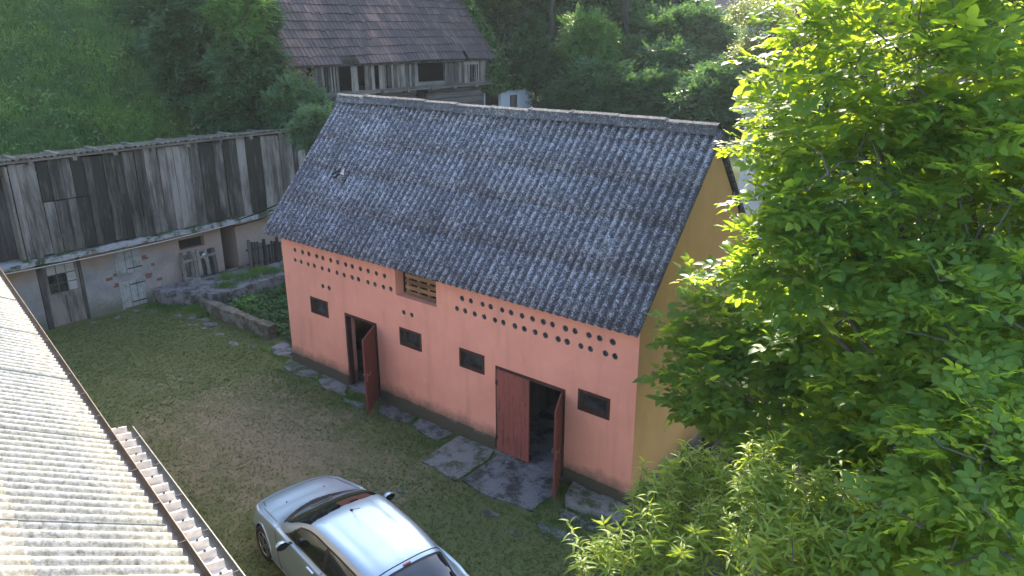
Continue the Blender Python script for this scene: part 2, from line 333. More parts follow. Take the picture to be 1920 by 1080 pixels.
for k, (mt, pl, z) in enumerate(SL):
    MB().prism(slab_poly(pl, k, .035), -.03, z).build('slab', M[mt], pave)
for k, (x, y, s_) in enumerate([(-5.9,-.25,.28),(-5.3,-.05,.26),(-4.95,.12,.3),(-4.4,0,.36),(-4.85,-.3,.22),(-4.2,-.28,.2),(-5.6,.3,.2),(-3.4,-.2,.22),(-2.5,-.3,.26),(-1.9,-.1,.2),(-7.3,-.9,.22),(-7.2,-1.5,.2),(-6.9,-.5,.3),(-7.35,-2.2,.18),(6.8,-2.3,.14),(8.6,-1.75,.2),(9.3,-1.9,.16)]):
    a0 = rnd.uniform(0, 6); pl = [(x+s_*rnd.uniform(.35, 1.25)*math.cos(a0+q*1.05), y+s_*.6*rnd.uniform(.4, 1.25)*math.sin(a0+q*1.05)) for q in range(6)]
    MB().prism(slab_poly(pl, 50+k, .03, 2), -.03, .008+rnd.uniform(0, .006)).build('flagstone', M['concd' if k % 2 else 'conc'], pave)
plat = MB().prism(slab_poly([(-7.78,-.05),(-6.9,0),(-6.35,.78),(-5.45,1.05),(-5.62,2.86),(-5.62,4.6),(-7.78,4.6)], 31, .02, 3), -.05, .45).build('concrete_platform', M['concd'])
tag(plat, kind='structure')

# ================================================================ PINK STABLE
L_, W2, HR, ZE, OF, OL, OR_ = 10.603, 2.385, 6.923, 3.76, .427, .146, .076
st = thing('stable_building', 'salmon pink stable with grey corrugated roof and open brown doors', 'building', (5.3, 0, 0))
rz = lambda y: ZE + (y+OF)*(HR-ZE)/(W2+OF)
WIN = [1.037, 4.385, 6.266, 9.352]; WW, Z0, Z1 = .718, 1.73, 2.178
DO = [(2.404, 3.588), (7.29, 9.062)]; ZD = 2.05
holes = [(x, 3.32) for x in (.57,.89,1.15,1.47,1.71,2.02,2.29,2.59,2.83,3.13,3.40,3.69,3.97)] + [(x, 3.04) for x in (.54,.79,1.08,1.33,1.65,1.92,2.23,2.50,2.80,3.03,3.37,3.62,3.91,4.16)]
holes += [(x, 2.565) for x in (1.61,1.86,4.56,4.82)]
holes += [(x, 3.32) for x in (6.38,6.63,6.95,7.17,7.47,7.70,7.98,8.24,8.50,8.72,9.02,9.24,9.55,9.78,10.06)] + [(x, 3.055) for x in (6.23,6.46,6.73,6.99,7.28,7.50,7.80,8.04,8.31,8.56,8.86,9.07,9.38,9.59,9.92,10.12)]
wl = MB().box(0, L_-.004, 0, .28, -.1, 4.06).mesh('wall', M['pink'])
cut = MB()
for x in WIN: cut.box(x, x+WW, -.1, .4, Z0, Z1)
for x0, x1 in DO: cut.box(x0, x1, -.1, .4, .06, ZD)
cut.box(4.33, 5.62, -.1, .4, 2.94, 3.66)
hr = random.Random(3)
for x, z in holes:
    r = .067*hr.uniform(.93, 1.08); n = 9; a0 = hr.uniform(0, 1); ring = [(x+r*math.cos(a0+2*math.pi*k/n)*hr.uniform(.92,1.05), z+r*math.sin(a0+2*math.pi*k/n)*hr.uniform(.92,1.05)) for k in range(n)]
    cut.add([(p, -.1, q) for p, q in ring]+[(p, .4, q) for p, q in ring], [tuple(range(n)), tuple(range(2*n-1, n-1, -1))]+[(k, n+k, n+(k+1) % n, (k+1) % n) for k in range(n)])
wo = bpy.data.objects.new('wall_tmp', wl); COL.objects.link(wo); cm = cut.mesh('cut', M['pink'])
bb = bmesh.new(); bb.from_mesh(cm); bmesh.ops.recalc_face_normals(bb, faces=bb.faces); bb.to_mesh(cm); bb.free()
co = bpy.data.objects.new('cut_tmp', cm); COL.objects.link(co)
md = wo.modifiers.new('b', 'BOOLEAN'); md.operation = 'DIFFERENCE'; md.solver = 'EXACT'; md.object = co
dg = bpy.context.evaluated_depsgraph_get(); wm = bpy.data.meshes.new_from_object(wo.evaluated_get(dg))
bpy.data.objects.remove(wo); bpy.data.objects.remove(co); wm.name = 'wall'
wm.materials.clear(); wm.materials.append(M['pink']); wm.polygons.foreach_set('material_index', [0]*len(wm.polygons))
tag(put('wall', wm, st), 'salmon pink front wall with rows of round vent holes')
def gable(x0, x1):
    ys_ = [(.006, -.1), (4.764, -.1), (4.764, rz(.006)-.14), (W2, rz(W2)-.14), (.006, rz(.006)-.14)]
    n = 5; return MB().add([(x0, y, z) for y, z in ys_]+[(x1, y, z) for y, z in ys_], [tuple(range(n)), tuple(range(2*n-1, n-1, -1))]+[(k, n+k, n+(k+1) % n, (k+1) % n) for k in range(n)])
tag(gable(L_-.25, L_).build('gable_wall', M['leaflight'], st), 'gable wall beside the walnut tree with leaf light in its colour')
gable(0.004, .25).build('gable_wall', M['pink'], st)
MB().box(.26, L_-.26, 4.5, 4.762, -.1, 4.0).build('wall', M['pink'], st)
MB().box(.255, L_-.255, .285, 4.495, -.05, .05).build('floor', M['concd'], st)
MB().box(.255, L_-.255, .285, 4.495, 2.62, 2.72).build('loft_floor', M['plankd'], st)
for x in (4.0, 6.9): MB().box(x, x+.15, .29, 4.49, .055, 2.61).build('partition_wall', M['plankd'], st)
for x0, x1 in ((-.02, 2.39), (3.60, 7.28), (9.08, L_+.022)):
    MB().box(x0, x1, -.022, -.002, -.06, .322).build('plinth', M['plinth'], st)
MB().box(L_+.002, L_+.024, .002, 4.76, -.06, .322).build('plinth', M['plinth'], st)
for x0, x1 in DO: MB().box(x0+.01, x1-.01, -.08, .28, -.05, .085).build('threshold', M['concd'], st)
# vents
vt = MB(); n = 10
ri = [(.060, -.004), (.050, .0), (.049, .085)]
vv = [(r*math.cos(2*math.pi*k/n), y, r*math.sin(2*math.pi*k/n)) for r, y in [(.062, .06)]+ri for k in range(n)]
vt.add(vv, [(j*n+k, (j+1)*n+k, (j+1)*n+(k+1) % n, j*n+(k+1) % n) for j in range(3) for k in range(n)]); vt.add(vv[3*n:], [tuple(range(n))], 1)
vme = vt.mesh('vent_pipe', [M['vent'], M['ventd']], False)
for x, z in holes: put('vent_pipe', vme, st, (x+hr.uniform(-.006, .006), .012, z+hr.uniform(-.006, .006)), (0, hr.uniform(0, 1), 0), [hr.uniform(.92, 1.0)]*3)
# windows
for k, x in enumerate(WIN):
    f = MB(); b_ = .052
    for (p0, p1, q0, q1) in ((x+.004, x+WW-.004, Z0+.004, Z0+b_), (x+.004, x+WW-.004, Z1-b_, Z1-.004), (x+.004, x+b_, Z0+b_+.001, Z1-b_-.001), (x+WW-b_, x+WW-.004, Z0+b_+.001, Z1-b_-.001)): f.box(p0, p1, -.012, .09, q0, q1)
    fo = f.build('window', M['frame'], st)
    sa = MB(); xa, xb, za, zb = x+b_+.004, x+WW-b_-.004, Z0+b_+.004, Z1-b_-.004
    for (p0, p1, q0, q1) in ((xa, xb, za, za+.03), (xa, xb, zb-.03, zb), (xa, xa+.03, za+.031, zb-.031), (xb-.03, xb, za+.031, zb-.031)): sa.box(p0, p1, .03, .07, q0, q1)
    if k == 3: sa.box(xa+.05, xb-.06, .02, .06, za+.05, za+.062)
    sa.build('sash', M['frame'], fo); MB().box(xa+.02, xb-.02, .048, .054, za+.02, zb-.02).build('pane', M['pane'], fo)
# pallet grille in the loft opening
for k in range(5): 
    z = 2.975+k*.135; o = MB().box(4.52, 5.60, .13+rnd.uniform(0, .01), .155, z, z+.085).build('grille_slat', M['pallet'], st); o.rotation_euler = (0, 0, 0)
for x in (4.54, 4.88, 5.2, 5.5): MB().box(x, x+.075, .157, .23, 2.95, 3.64).build('grille_post', M['pallet'], st)
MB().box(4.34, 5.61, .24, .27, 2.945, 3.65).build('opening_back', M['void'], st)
# doors
def dframe(x0, x1):
    f = MB(); f.box(x0+.003, x0+.07, -.012, .12, .09, ZD-.003); f.box(x1-.07, x1-.003, -.012, .12, .09, ZD-.003); f.box(x0+.071, x1-.071, -.012, .12, ZD-.07, ZD-.003); return f.build('door_frame', M['frame'], st)
for x0, x1 in DO: dframe(x0, x1)
def leaf(hx, ex, ey, wd, mat, label, split=False):
    a = math.atan2(ey, ex-hx); p = Vector((hx, -.03, 0)); d = Vector((math.cos(a), math.sin(a), 0)); nn = Vector((-d.y, d.x, 0))
    def bx(m, s0, s1, t0, t1, z0, z1):
        v = [p+d*s+nn*t_+Vector((0, 0, z)) for z in (z0, z1) for s, t_ in ((s0, t0), (s1, t0), (s1, t1), (s0, t1))]
        m.add(v, [(0,3,2,1),(4,5,6,7),(0,1,5,4),(1,2,6,5),(2,3,7,6),(3,0,4,7)]); return m
    if split:
        o = bx(bx(MB(), 0, wd, -.02, .02, .10, .985), 0, wd, -.02, .02, .992, 1.99).build('door', mat, st)
        bx(MB(), .02, wd-.02, -.026, -.0205, .95, 1.03).build('rail', mat, o)
    else: o = bx(MB(), 0, wd, -.02, .02, .10, 1.99).build('door', mat, st)
    tag(o, label)
    for z in (.35, 1.65): bx(MB(), -.03, .03, -.028, .028, z, z+.1).build('hinge', M['iron'], o)
    if not split:
        h = MB(); bx(h, wd-.11, wd-.07, -.026, .026, .92, 1.12); bx(h, wd-.10, wd-.08, .026, .07, 1.07, 1.09); bx(h, wd-.21, wd-.08, .06, .075, 1.07, 1.09); bx(h, wd-.10, wd-.08, -.07, -.026, 1.07, 1.09); bx(h, wd-.21, wd-.08, -.075, -.06, 1.07, 1.09)
        h.build('handle', M['brass'], o)
leaf(3.52, 3.99, -.735, .90, M['door2'], 'plain red brown door standing wide open by the small windows')
leaf(9.0, 9.36, -.72, .80, M['door2'], 'red brown right door leaf swung open')
leaf(7.355, 8.3, 0, .85, M['door'], 'peeling red brown left door leaf kept shut', True)
# roof
slope = Vector((0, W2+OF, HR-ZE)); SLEN = slope.length; ang = math.atan2(HR-ZE, W2+OF)
deck = MB(); 
for y in (-.25, .5, 1.25, 2.0): deck.box(-.1, L_+.04, y, y+.07, rz(y)-.15, rz(y)-.075)
for y in (-.25, .5, 1.25, 2.0): deck.box(-.1, L_+.04, 2*W2-y-.07, 2*W2-y, rz(y)-.15, rz(y)-.075)
rf = deck.build('roof', M['beam'], st)
nb = [0, 1.03, 2.1, 2.95, 3.8, SLEN]; ncol = 12; x0r = -OL; wr = (L_+OL+OR_)/ncol
nrm = Vector((0, -math.sin(ang), math.cos(ang))); sv = slope.normalized()
for r in range(5):
    ms = [corr(wr*1.1, nb[r+1]-nb[r]+(.12 if r < 4 else -.02), 5.5, .028, M['roof'], rows=2) for _ in range(1)]
    for c in range(ncol):
        base = Vector((x0r+c*wr, -OF, ZE)) + sv*(nb[r]-rnd.uniform(0, .015)) + nrm*(.004*(c % 2) - .012)
        put('roof_sheet', ms[0], rf, base, (ang-.014, rnd.uniform(-.002, .002), rnd.uniform(-.003, .003)))
bm_ = corr(wr+.04, SLEN, 5, .024, M['roof'])
for c in range(ncol):
    put('roof_sheet', bm_, rf, Vector((x0r+(c+1)*wr, 2*W2+OF, ZE))+Vector((0, math.sin(ang), math.cos(ang)))*(.0+.008*(c % 2)-.01), (ang, 0, math.pi))
cap = MB(); n = 8; pr_ = [(-.175, -.165), (-.16, -.14), (-.115, -.06), (-.108, .0), (-.10, .008), (0, .042), (.06, .02), (.11, -.06), (.18, -.18)]
xsn = [0, .06, .08, 1.14]; lift = [.014, .014, 0, 0]
cap.add([(x, y*(1+l_), z+l_) for x, l_ in zip(xsn, lift) for y, z in pr_], [(j*9+k, (j+1)*9+k, (j+1)*9+k+1, j*9+k+1) for j in range(3) for k in range(8)])
cme = cap.mesh('ridge_cap', M['ridge'], False); nc = 10; lw = (L_+OL+OR_)/nc
for c in range(nc):
    put('ridge_cap', cme, rf, (x0r+c*lw-.02, W2, HR+.075+.02*math.sin(c*1.1)), (rnd.uniform(-.02, .02), rnd.uniform(-.008, .008), rnd.uniform(-.008, .008)), (lw*1.02/1.14, 1, 1))
# cable bracket on the roof, cables
bp_ = Vector((1.68, .77, rz(.77)+.02)); bk = MB()
bk.add([bp_+Vector(q) for q in ((-.10,-.06,-.05),(.10,-.06,-.05),(.10,.10,.13),(-.10,.10,.13),(.02,.02,.26))], [(0,1,4),(1,2,4),(2,3,4),(3,0,4)])
tag(bk.build('roof_bracket', M['ridge'], st), 'small sheet metal cable entry on the roof')
MB().add([bp_+Vector(q) for q in ((.02,-.04,.18),(.12,0,.16),(.13,.02,.33),(.12,.0,.33),(.02,-.035,.19))], [(0,1,2),(0,2,4)]).build('bracket_plate', M['steel'], st)
def sag(a, b, s_, n=14):
    a = Vector(a); b = Vector(b); return [a.lerp(b, k/n)-Vector((0, 0, s_*4*(k/n)*(1-k/n))) for k in range(n+1)]
tag(MB().tube(sag(bp_+Vector((0, 0, .28)), (-7.25, 2.97, 2.3), .12), .022, 5).build('supply_cable', M['cableb']), 'black upper cable from the stable roof to the shed wall', 'cable')
tag(MB().tube(sag(bp_+Vector((-.03, 0, .17)), (-7.25, 2.9, 2.12), .2), .018, 5).build('supply_cable', M['cableb']), 'black lower cable slung from the stable roof to the shed', 'cable')
tag(MB().tube(sag((-7.2, 2.94, 2.22), (-7.2, -5.6, 2.2), .1), .017, 5).build('wall_cable', M['cable']), 'pale cable strung along the front of the wooden shed', 'cable')

# ================================================================ PLANK SHED
sh = thing('plank_shed', 'long weathered plank shed on masonry base below the grassy hill', 'shed', (-8, 1, 0))
XS = -7.8
ys0, ys1 = -4.9, 7.4
mw = MB().box(XS-.3, XS, ys0, 1.0, -.1, 2.12)       # base wall with openings, pieces butt-jointed
mw = MB()
def wallrow(m, y0, y1, z0, z1, x0=XS-.3, x1=XS): m.box(x0, x1, y0, y1, z0, z1)
wallrow(mw, -4.9, -3.30, -.1, 2.14); wallrow(mw, -2.06, 1.10, -.1, 2.14); wallrow(mw, 1.10, 2.02, -.1, 1.52); wallrow(mw, 1.10, 2.02, 1.88, 2.14); wallrow(mw, 2.02, 2.66, -.1, 2.14); wallrow(mw, 3.24, 7.4, -.1, 2.14)
wallrow(mw, -3.30, -2.06, 2.06, 2.14); mw.box(-9.2, XS-.302, 3.24, 3.4, -.1, 2.14); mw.box(-9.5, -9.22, 2.3, 3.3, -.1, 2.14); mw.box(-9.2, XS-.302, 2.5, 2.66, -.1, 2.14)
mw.build('base_wall', M['masonry'], sh)
br = random.Random(5)
bme = MB().box(0, .02, -.11, .11, -.035, .035).mesh('brick', M['brick'], bevel=.006)
for y, z in [(-1.32,1.12),(-1.13,.90),(-1.13,.83),(-1.08,1.22),(-.10,1.60),(-.10,1.53),(.12,1.27),(-.05,.96),(-.07,.88),(.28,.72)]:
    put('brick', bme, sh, (XS-.008, y+br.uniform(-.02, .02), z), (br.uniform(-.05, .05), 0, 0), (1, br.uniform(.55, 1), br.uniform(.9, 1.4)))
# stone block courses on the right half
for r in range(4):
    for c in range(5):
        y = .38+c*.155+(r % 2)*.07
        if y > .98: continue
        put('stone_block', MB().box(0, .012, -.07, .07, -.11, .11).mesh('stone_block', M['masonry'], bevel=.008) if (r == 0 and c == 0) else bpy.data.meshes['stone_block'], sh, (XS-.003, y, .72+r*.27), (br.uniform(-.03, .03), 0, 0), (1, br.uniform(.85, 1), br.uniform(.85, 1.05)))
lg = MB(); 
npt = 40; ev = []
for k in range(npt+1):
    y = ys0+(ys1-ys0)*k/npt; j = br.uniform(-.05, .05); ev.append((y, -7.36+j, 2.16+br.uniform(-.02, .02), 2.30+br.uniform(-.025, .03)))
vv = []
for y, x, za, zb in ev: vv += [(-8.1, y, 2.15), (x, y, za), (x, y, zb), (-8.1, y, 2.31)]
lg.add(vv, [(k*4+q, (k+1)*4+q, (k+1)*4+(q+1) % 4, k*4+(q+1) % 4) for k in range(npt) for q in range(4)]+[(0,1,2,3), (npt*4+3, npt*4+2, npt*4+1, npt*4)])
lg.build('ledge', M['ledge'], sh)
y = -3.52; k = 0
while y < 7.3:
    wd = br.uniform(.20, .36); x = -7.52+br.uniform(-.02, .02); zb = 2.34+br.uniform(-.03, .05); zt = 5.1+br.uniform(-.06, .03); ln = br.uniform(-.018, .018)
    def pk(y0, y1, za, zb_, dx=0):
        q = MB(); q.add([(x+dx-.025, y0, za), (x+dx, y0, za), (x+dx, y1, za), (x+dx-.025, y1, za), (x+dx-.025, y0+ln, zb_), (x+dx, y0+ln, zb_), (x+dx, y1+ln, zb_), (x+dx-.025, y1+ln, zb_)], [(0,3,2,1),(4,5,6,7),(0,1,5,4),(1,2,6,5),(2,3,7,6),(3,0,4,7)])
        return q.build('plank', M['plank'], sh)
    if -2.95 < y < -1.9: pk(y, y+wd-.012, zb, 3.90); pk(y, y+wd-.012, 3.93, zt, .012)
    else: pk(y, y+wd-.012, zb, zt)
    y += wd; k += 1
for yy_ in (-4.85, -4.62, -4.36, -4.1, -3.86): MB().box(-7.95, -7.925, yy_, yy_+.225, 2.33, 4.95).build('plank', M['plankd'], sh)
MB().box(-7.93, -7.50, -3.62, -3.555, 2.32, 5.05).build('corner_post', M['plank'], sh)
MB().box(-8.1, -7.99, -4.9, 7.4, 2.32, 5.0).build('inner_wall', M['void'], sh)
MB().box(-7.62, -7.56, -4.9, 7.4, 4.95, 5.06).build('wall_plate', M['beam'], sh)
MB().add([(-7.51, -2.72, 2.98), (-7.49, -2.72, 2.98), (-7.49, -2.45, 2.72), (-7.51, -2.45, 2.72), (-7.51, -2.66, 3.05), (-7.49, -2.66, 3.05), (-7.49, -2.38, 2.79), (-7.51, -2.38, 2.79)], [(0,3,2,1),(4,5,6,7),(0,1,5,4),(1,2,6,5),(2,3,7,6),(3,0,4,7)]).build('hatch_bar', M['plank'], sh)
yy_ = -4.2
while yy_ < 7.3:
    MB().box(-9.5, -7.36, yy_, yy_+.12, 5.03, 5.13).build('rafter', M['beam'], sh); yy_ += 1.17
MB().box(-7.42, -7.385, -5.0, 7.45, 5.135, 5.20).build('eave_board', M['beam'], sh)
sm = corr(1.02, 3.6, 6, .028, M['mossy'], rows=1)
shr = MB().box(-10.8, -7.75, -4.9, 7.4, 4.72, 4.76).build('roof', M['beam'], sh)
for c in range(13): put('roof_sheet', sm, shr, (-7.33, -5.05+c*.97, 5.235), (R(-6), 0, math.pi/2))
MB().box(-11.0, -10.8, -4.9, 7.4, .5, 4.7).build('rear_wall', M['masonry'], sh)
MB().box(-10.8, -7.6, -5.0, -4.9, -.1, 4.7).build('end_wall', M['masonry'], sh); MB().box(-10.8, -7.6, 7.4, 7.5, -.1, 4.7).build('end_wall', M['plankd'], sh)
# glazed door
gd = MB(); gd.box(XS-.06, XS-.02, -3.12, -2.16, .02, .98); gd.box(XS-.06, XS-.02, -3.12, -3.03, .981, 2.0); gd.box(XS-.06, XS-.02, -2.25, -2.16, .981, 2.0); gd.box(XS-.06, XS-.02, -3.029, -2.251, .981, 1.06); gd.box(XS-.06, XS-.02, -3.029, -2.251, 1.93, 2.0)
gdo = tag(gd.build('door', M['plank'], sh), 'weathered glazed door with some boarded panes')
MB().box(XS-.019, XS-.008, -2.66, -2.62, .05, .95).build('muntin', M['plankd'], gdo)
for yy_ in (-2.775, -2.505): MB().box(XS-.05, XS-.022, yy_-.012, yy_+.012, 1.061, 1.929).build('muntin', M['plank'], gdo)
for zz_ in (1.35, 1.64): MB().box(XS-.048, XS-.024, -3.028, -2.252, zz_-.012, zz_+.012).build('muntin', M['plank'], gdo)
for r in range(3):
    for c in range(3):
        mm = M['panew'] if (r == 2 or (c == 2)) else M['pane']
        MB().box(XS-.04, XS-.034, -3.02+c*.265, -2.775+c*.262, 1.07+r*.29, 1.335+r*.29).build('pane', mm, gdo)
fr = MB(); fr.box(XS-.08, XS+.015, -3.28, -3.13, -.02, 2.05); fr.box(XS-.08, XS+.015, -2.15, -2.07, -.02, 2.05); fr.build('door_frame', M['plankd'], sh)
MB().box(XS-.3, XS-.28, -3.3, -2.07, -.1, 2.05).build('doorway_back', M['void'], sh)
# hatches
t = NT('pale_green_grey_paint'); M['hatch'] = t.fin(t.mix(t.ramp(t.noise(6, 6, .7, src=t.obj()), (.45, 0), (.7, 1)), (.27, .29, .265), (.15, .15, .13)), .85)
for (z0, z1, nm) in ((1.18, 2.08, 'upper pale grey hatch door'), (.04, .92, 'lower pale grey hatch door')):
    h = tag(MB().box(XS+.004, XS+.03, -.98, -.27, z0, z1).build('hatch_door', M['hatch'], sh), nm)
    for yy_ in (-.75, -.52): MB().box(XS+.0302, XS+.0315, yy_, yy_+.012, z0+.01, z1-.01).build('board_joint', M['void'], h)
    for zz_ in (z0+.13, z1-.15): MB().box(XS+.0305, XS+.042, -.72, -.24, zz_, zz_+.035).build('strap_hinge', M['iron'], h)
    MB().box(XS+.001, XS+.022, -1.06, -.985, z0-.04, z1+.04).build('hatch_jamb', M['hatch'], sh)
MB().box(XS-.25, XS-.23, 1.08, 2.04, 1.5, 1.9).build('opening_back', M['void'], sh); MB().box(-9.21, -9.2, 2.67, 3.23, 0, 2.1).build('passage_back', M['void'], sh)
# board gate leaning on the wall
g0 = MB(); g0.bar((-7.66, 1.0, .70), (-7.66, 2.3, .72), .05, .1); gate = g0.build('board_gate', M['plank'], sh)
for k in range(9):
    yy_ = 1.0+k*.145; MB().add([(q[0]+(.10 if q[2] < 1 else 0), q[1], q[2]) for q in [(x, y_, z) for z in (.50+br.uniform(-.02, .02), 1.42+br.uniform(-.09, .12)) for x, y_ in ((-7.70, yy_), (-7.672, yy_), (-7.672, yy_+.128), (-7.70, yy_+.128))]], [(0,3,2,1),(4,5,6,7),(0,1,5,4),(1,2,6,5),(2,3,7,6),(3,0,4,7)]).build('board', M['plank'], gate)
MB().bar((-7.64, .98, 1.14), (-7.64, 2.28, 1.2), .04, .09).build('rail', M['plank'], gate); MB().box(-7.66, -7.645, 1.8, 1.9, 1.05, 1.28).build('patch', M['whitewash'], gate)
tag(MB().prism(slab_poly([(-7.6, 1.0), (-7.25, 1.0), (-7.25, 1.42), (-7.6, 1.42)], 71, .03), .44, .60).build('stone_block', M['conc']), 'pale stone block lying before the board gate', 'stone')
# picket gate
pg = thing('picket_gate', 'dark old picket gate between shed and pink stable', 'gate', (-7.2, 4, .3))
for k in range(12):
    yy_ = 3.30+k*.115; zt = 1.42+br.uniform(-.12, .06)-.02*k; MB().box(-7.2+br.uniform(-.01, .01), -7.175, yy_, yy_+.085, .42, zt).build('picket', M['plankd'], pg)
for zz_ in (.62, 1.15): MB().bar((-7.23, 3.25, zz_), (-7.23, 4.7, zz_-.05), .05, .07).build('rail', M['plankd'], pg)
for yy_, m_ in ((3.26, 'plankd'), (3.88, 'plank'), (4.42, 'plank')): MB().box(-7.165, -7.08, yy_, yy_+.08, .40, 1.55-.1*(yy_ > 3.5)).build('gate_post', M[m_], pg)
# low mossy wall
lw_ = MB(); nn_ = 14; vv = []
for k in range(nn_+1):
    x = -5.6+(3.72)*k/nn_; yo = .42+.06*k/nn_; j = lambda: br.uniform(-.025, .025)
    vv += [(x, yo+j(), -.05), (x, yo+.32+j(), -.05), (x, yo+.30+j(), .41+j()), (x, yo+.03+j(), .41+j())]
lw_.add(vv, [(k*4+q, (k+1)*4+q, (k+1)*4+(q+1) % 4, k*4+(q+1) % 4) for k in range(nn_) for q in range(4)]+[(0,1,2,3), (nn_*4+3, nn_*4+2, nn_*4+1, nn_*4)])
tag(lw_.build('garden_wall', M['mossy']), 'low mossy garden wall beside the ivy bed', 'wall')

# ================================================================ PALE ROOF OUTBUILDING
KS = (8.585-4.4)/(8.585-3.0); EA = CP + (Vector((-4.22, -5.13, 3))-CP)*KS; EE = Vector((.984, -.178, 0)).normalized(); EO = Vector((.178, .984, 0)).normalized()
S0, S1 = -3.2, 14.3; rot_e = math.atan2(EE.y, EE.x); th = R(28)
ob = thing('outbuilding', 'outbuilding with pale sunlit corrugated roof in the foreground', 'building', (6, -9, 0))
def EP(s, o, z): return EA + EE*s + EO*o + Vector((0, 0, z-EA.z))
def ebox(m, s0, s1, o0, o1, z0, z1):
    v = [EP(s, o, z) for z in (z0, z1) for s, o in ((s0, o0), (s1, o0), (s1, o1), (s0, o1))]
    return m.add(v, [(0,3,2,1),(4,5,6,7),(0,1,5,4),(1,2,6,5),(2,3,7,6),(3,0,4,7)])
for q in ((S0+.3, S1-.3, -.62, -.35), (S0+.3, S1-.3, -8.6, -8.35), (S0+.3, S0+.55, -8.34, -.63), (S1-.55, S1-.3, -8.34, -.63)):
    ebox(MB(), *q, -.05, 4.3).build('wall', M['masonry'], ob)
zr = 4.4+4.5*math.tan(th)
dk = MB()
for o_ in (-.5, -2.4, -4.2): ebox(dk, S0+.1, S1-.1, o_-.1, o_, 4.4-o_*math.tan(th)-.2, 4.4-o_*math.tan(th)-.1)
orf = dk.build('roof', M['beam'], ob)
PW = .958; ns = int((S1-S0)/PW)
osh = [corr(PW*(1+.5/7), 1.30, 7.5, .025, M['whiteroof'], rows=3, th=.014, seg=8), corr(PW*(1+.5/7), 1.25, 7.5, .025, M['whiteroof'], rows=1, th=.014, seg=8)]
for r in range(4):
    for c in range(ns):
        # columns fixed so the side laps fall where the photograph shows them
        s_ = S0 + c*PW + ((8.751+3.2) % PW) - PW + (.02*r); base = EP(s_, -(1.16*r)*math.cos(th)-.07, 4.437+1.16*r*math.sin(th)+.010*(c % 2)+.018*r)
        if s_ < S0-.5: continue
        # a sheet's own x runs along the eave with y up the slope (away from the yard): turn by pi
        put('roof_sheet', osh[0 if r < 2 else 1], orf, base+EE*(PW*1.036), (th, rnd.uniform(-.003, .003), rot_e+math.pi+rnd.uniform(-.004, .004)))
bsh = corr(PW+.04, 5.2, 5, .032, M['whiteroof'])
for c in range(ns): put('roof_sheet', bsh, orf, EP(S0+c*PW, -9.0, 4.38), (th, 0, rot_e))
def gutter(s0, s1, o, z, r, mat, nm, brk=True):
    m = MB(); n = 8; vv = []
    for s in (s0, s1):
        for k in range(n+1):
            a = math.pi + math.pi*k/n; vv.append(EP(s, o+r*math.cos(a), z+r*math.sin(a)))
        for k in range(n, -1, -1):
            a = math.pi + math.pi*k/n; vv.append(EP(s, o+(r-.006)*math.cos(a), z+(r-.006)*math.sin(a)))
    q = 2*n+2; m.add(vv, [(k, (k+1) % q, q+(k+1) % q, q+k) for k in range(q)]+[tuple(range(q-1, -1, -1)), tuple(range(q, 2*q))])
    m.tube([EP(s0, o+r, z), EP(s1, o+r, z)], .011, 6)
    g = m.build(nm, mat, ob)
    s = s0+.3
    while s < s1:
        b_ = MB(); ebox(b_, s, s+.02, o-r-.01, o+r+.006, z+.002, z+.008); b_.build('gutter_bracket', M['iron'], g); s += .75
gutter(S0, S1, -.002, 4.31, .058, M['gutter'], 'gutter')
ebox(MB(), S0, S1, -.14, -.115, 4.18, 4.36).build('fascia', M['gutter'], ob)
CZ = CP.z-(CP.z-2.72)*KS; cs0 = 9.33*KS; rib = .255*KS; co0 = -.12; co1 = .325*KS
cs = cs0; j = 0
while cs < 14.2:
    m = MB(); nr = 5; pf = []
    for k in range(nr): pf += [(k*rib, 0), (k*rib+rib*.72, 0), (k*rib+rib*.75, .085), (k*rib+rib*.83, .085), (k*rib+rib*.86, 0)]
    pf.append((nr*rib, 0)); vv = []
    for o_ in (co0, co1):
        for s_, z_ in pf: vv.append(EP(cs+s_, o_, CZ+z_ - (o_-co0)*.16+.003*(j % 2)))
    q = len(pf); m.add(vv, [(k, k+1, q+k+1, q+k) for k in range(q-1)])
    sc_ = m.build('canopy_sheet', M['canopy'], ob)
    for k in range(0, nr, 2): p_ = EP(cs+k*rib+rib*.79, .15, CZ+.085-.04); MB().tube([p_, p_+Vector((0, 0, .014))], .012, 6).build('screw', M['iron'], sc_)
    cs += nr*rib; j += 1
gutter(cs0-.01, 14.2, co1+.045, CZ-.085, .05, M['gutterd'], 'canopy_gutter')
ebox(MB(), cs0, 14.2, .02, .06, CZ-.22, CZ-.08).build('canopy_beam', M['beam'], ob)
s = cs0+.2
while s < 14: ebox(MB(), s, s+.06, -.36, .02, CZ-.2, CZ-.1).build('canopy_bracket', M['beam'], ob); s += 1.6

# ================================================================ TILED BARN
bn = thing('tiled_barn', 'old timber barn with sagging clay tile roof on the slope', 'barn', (-13, 14.5, 3))
BX, BY0, BY1, BZ = -10.45, 7.6, 21.4, 7.33; bt = R(52)
lgm = MB().box(0, .22, -1, 1, -.14, .14).mesh('log', M['log'], bevel=.03)
for r in range(10):
    for y0, y1 in ((8.2, 12.2), (12.25, 15.6), (16.4, 20.7)):
        z = 3.2+r*.29; put('log', lgm, bn, (-11.15+br.uniform(-.02, .02), (y0+y1)/2, z), (br.uniform(-.004, .004), 0, 0), (1, (y1-y0)/2, 1))
MB().box(-11.0, -10.95, 15.65, 16.35, 3.2, 5.3).build('barn_door', M['galplank'], bn); MB().box(-11.02, -10.93, 15.58, 15.64, 3.2, 5.5).build('door_jamb', M['galplank'], bn)
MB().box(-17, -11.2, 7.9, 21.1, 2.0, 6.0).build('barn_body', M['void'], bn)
MB().box(-17, -10.52, 7.8, 21.2, 6.03, 6.12).build('gallery_floor', M['beam'], bn)
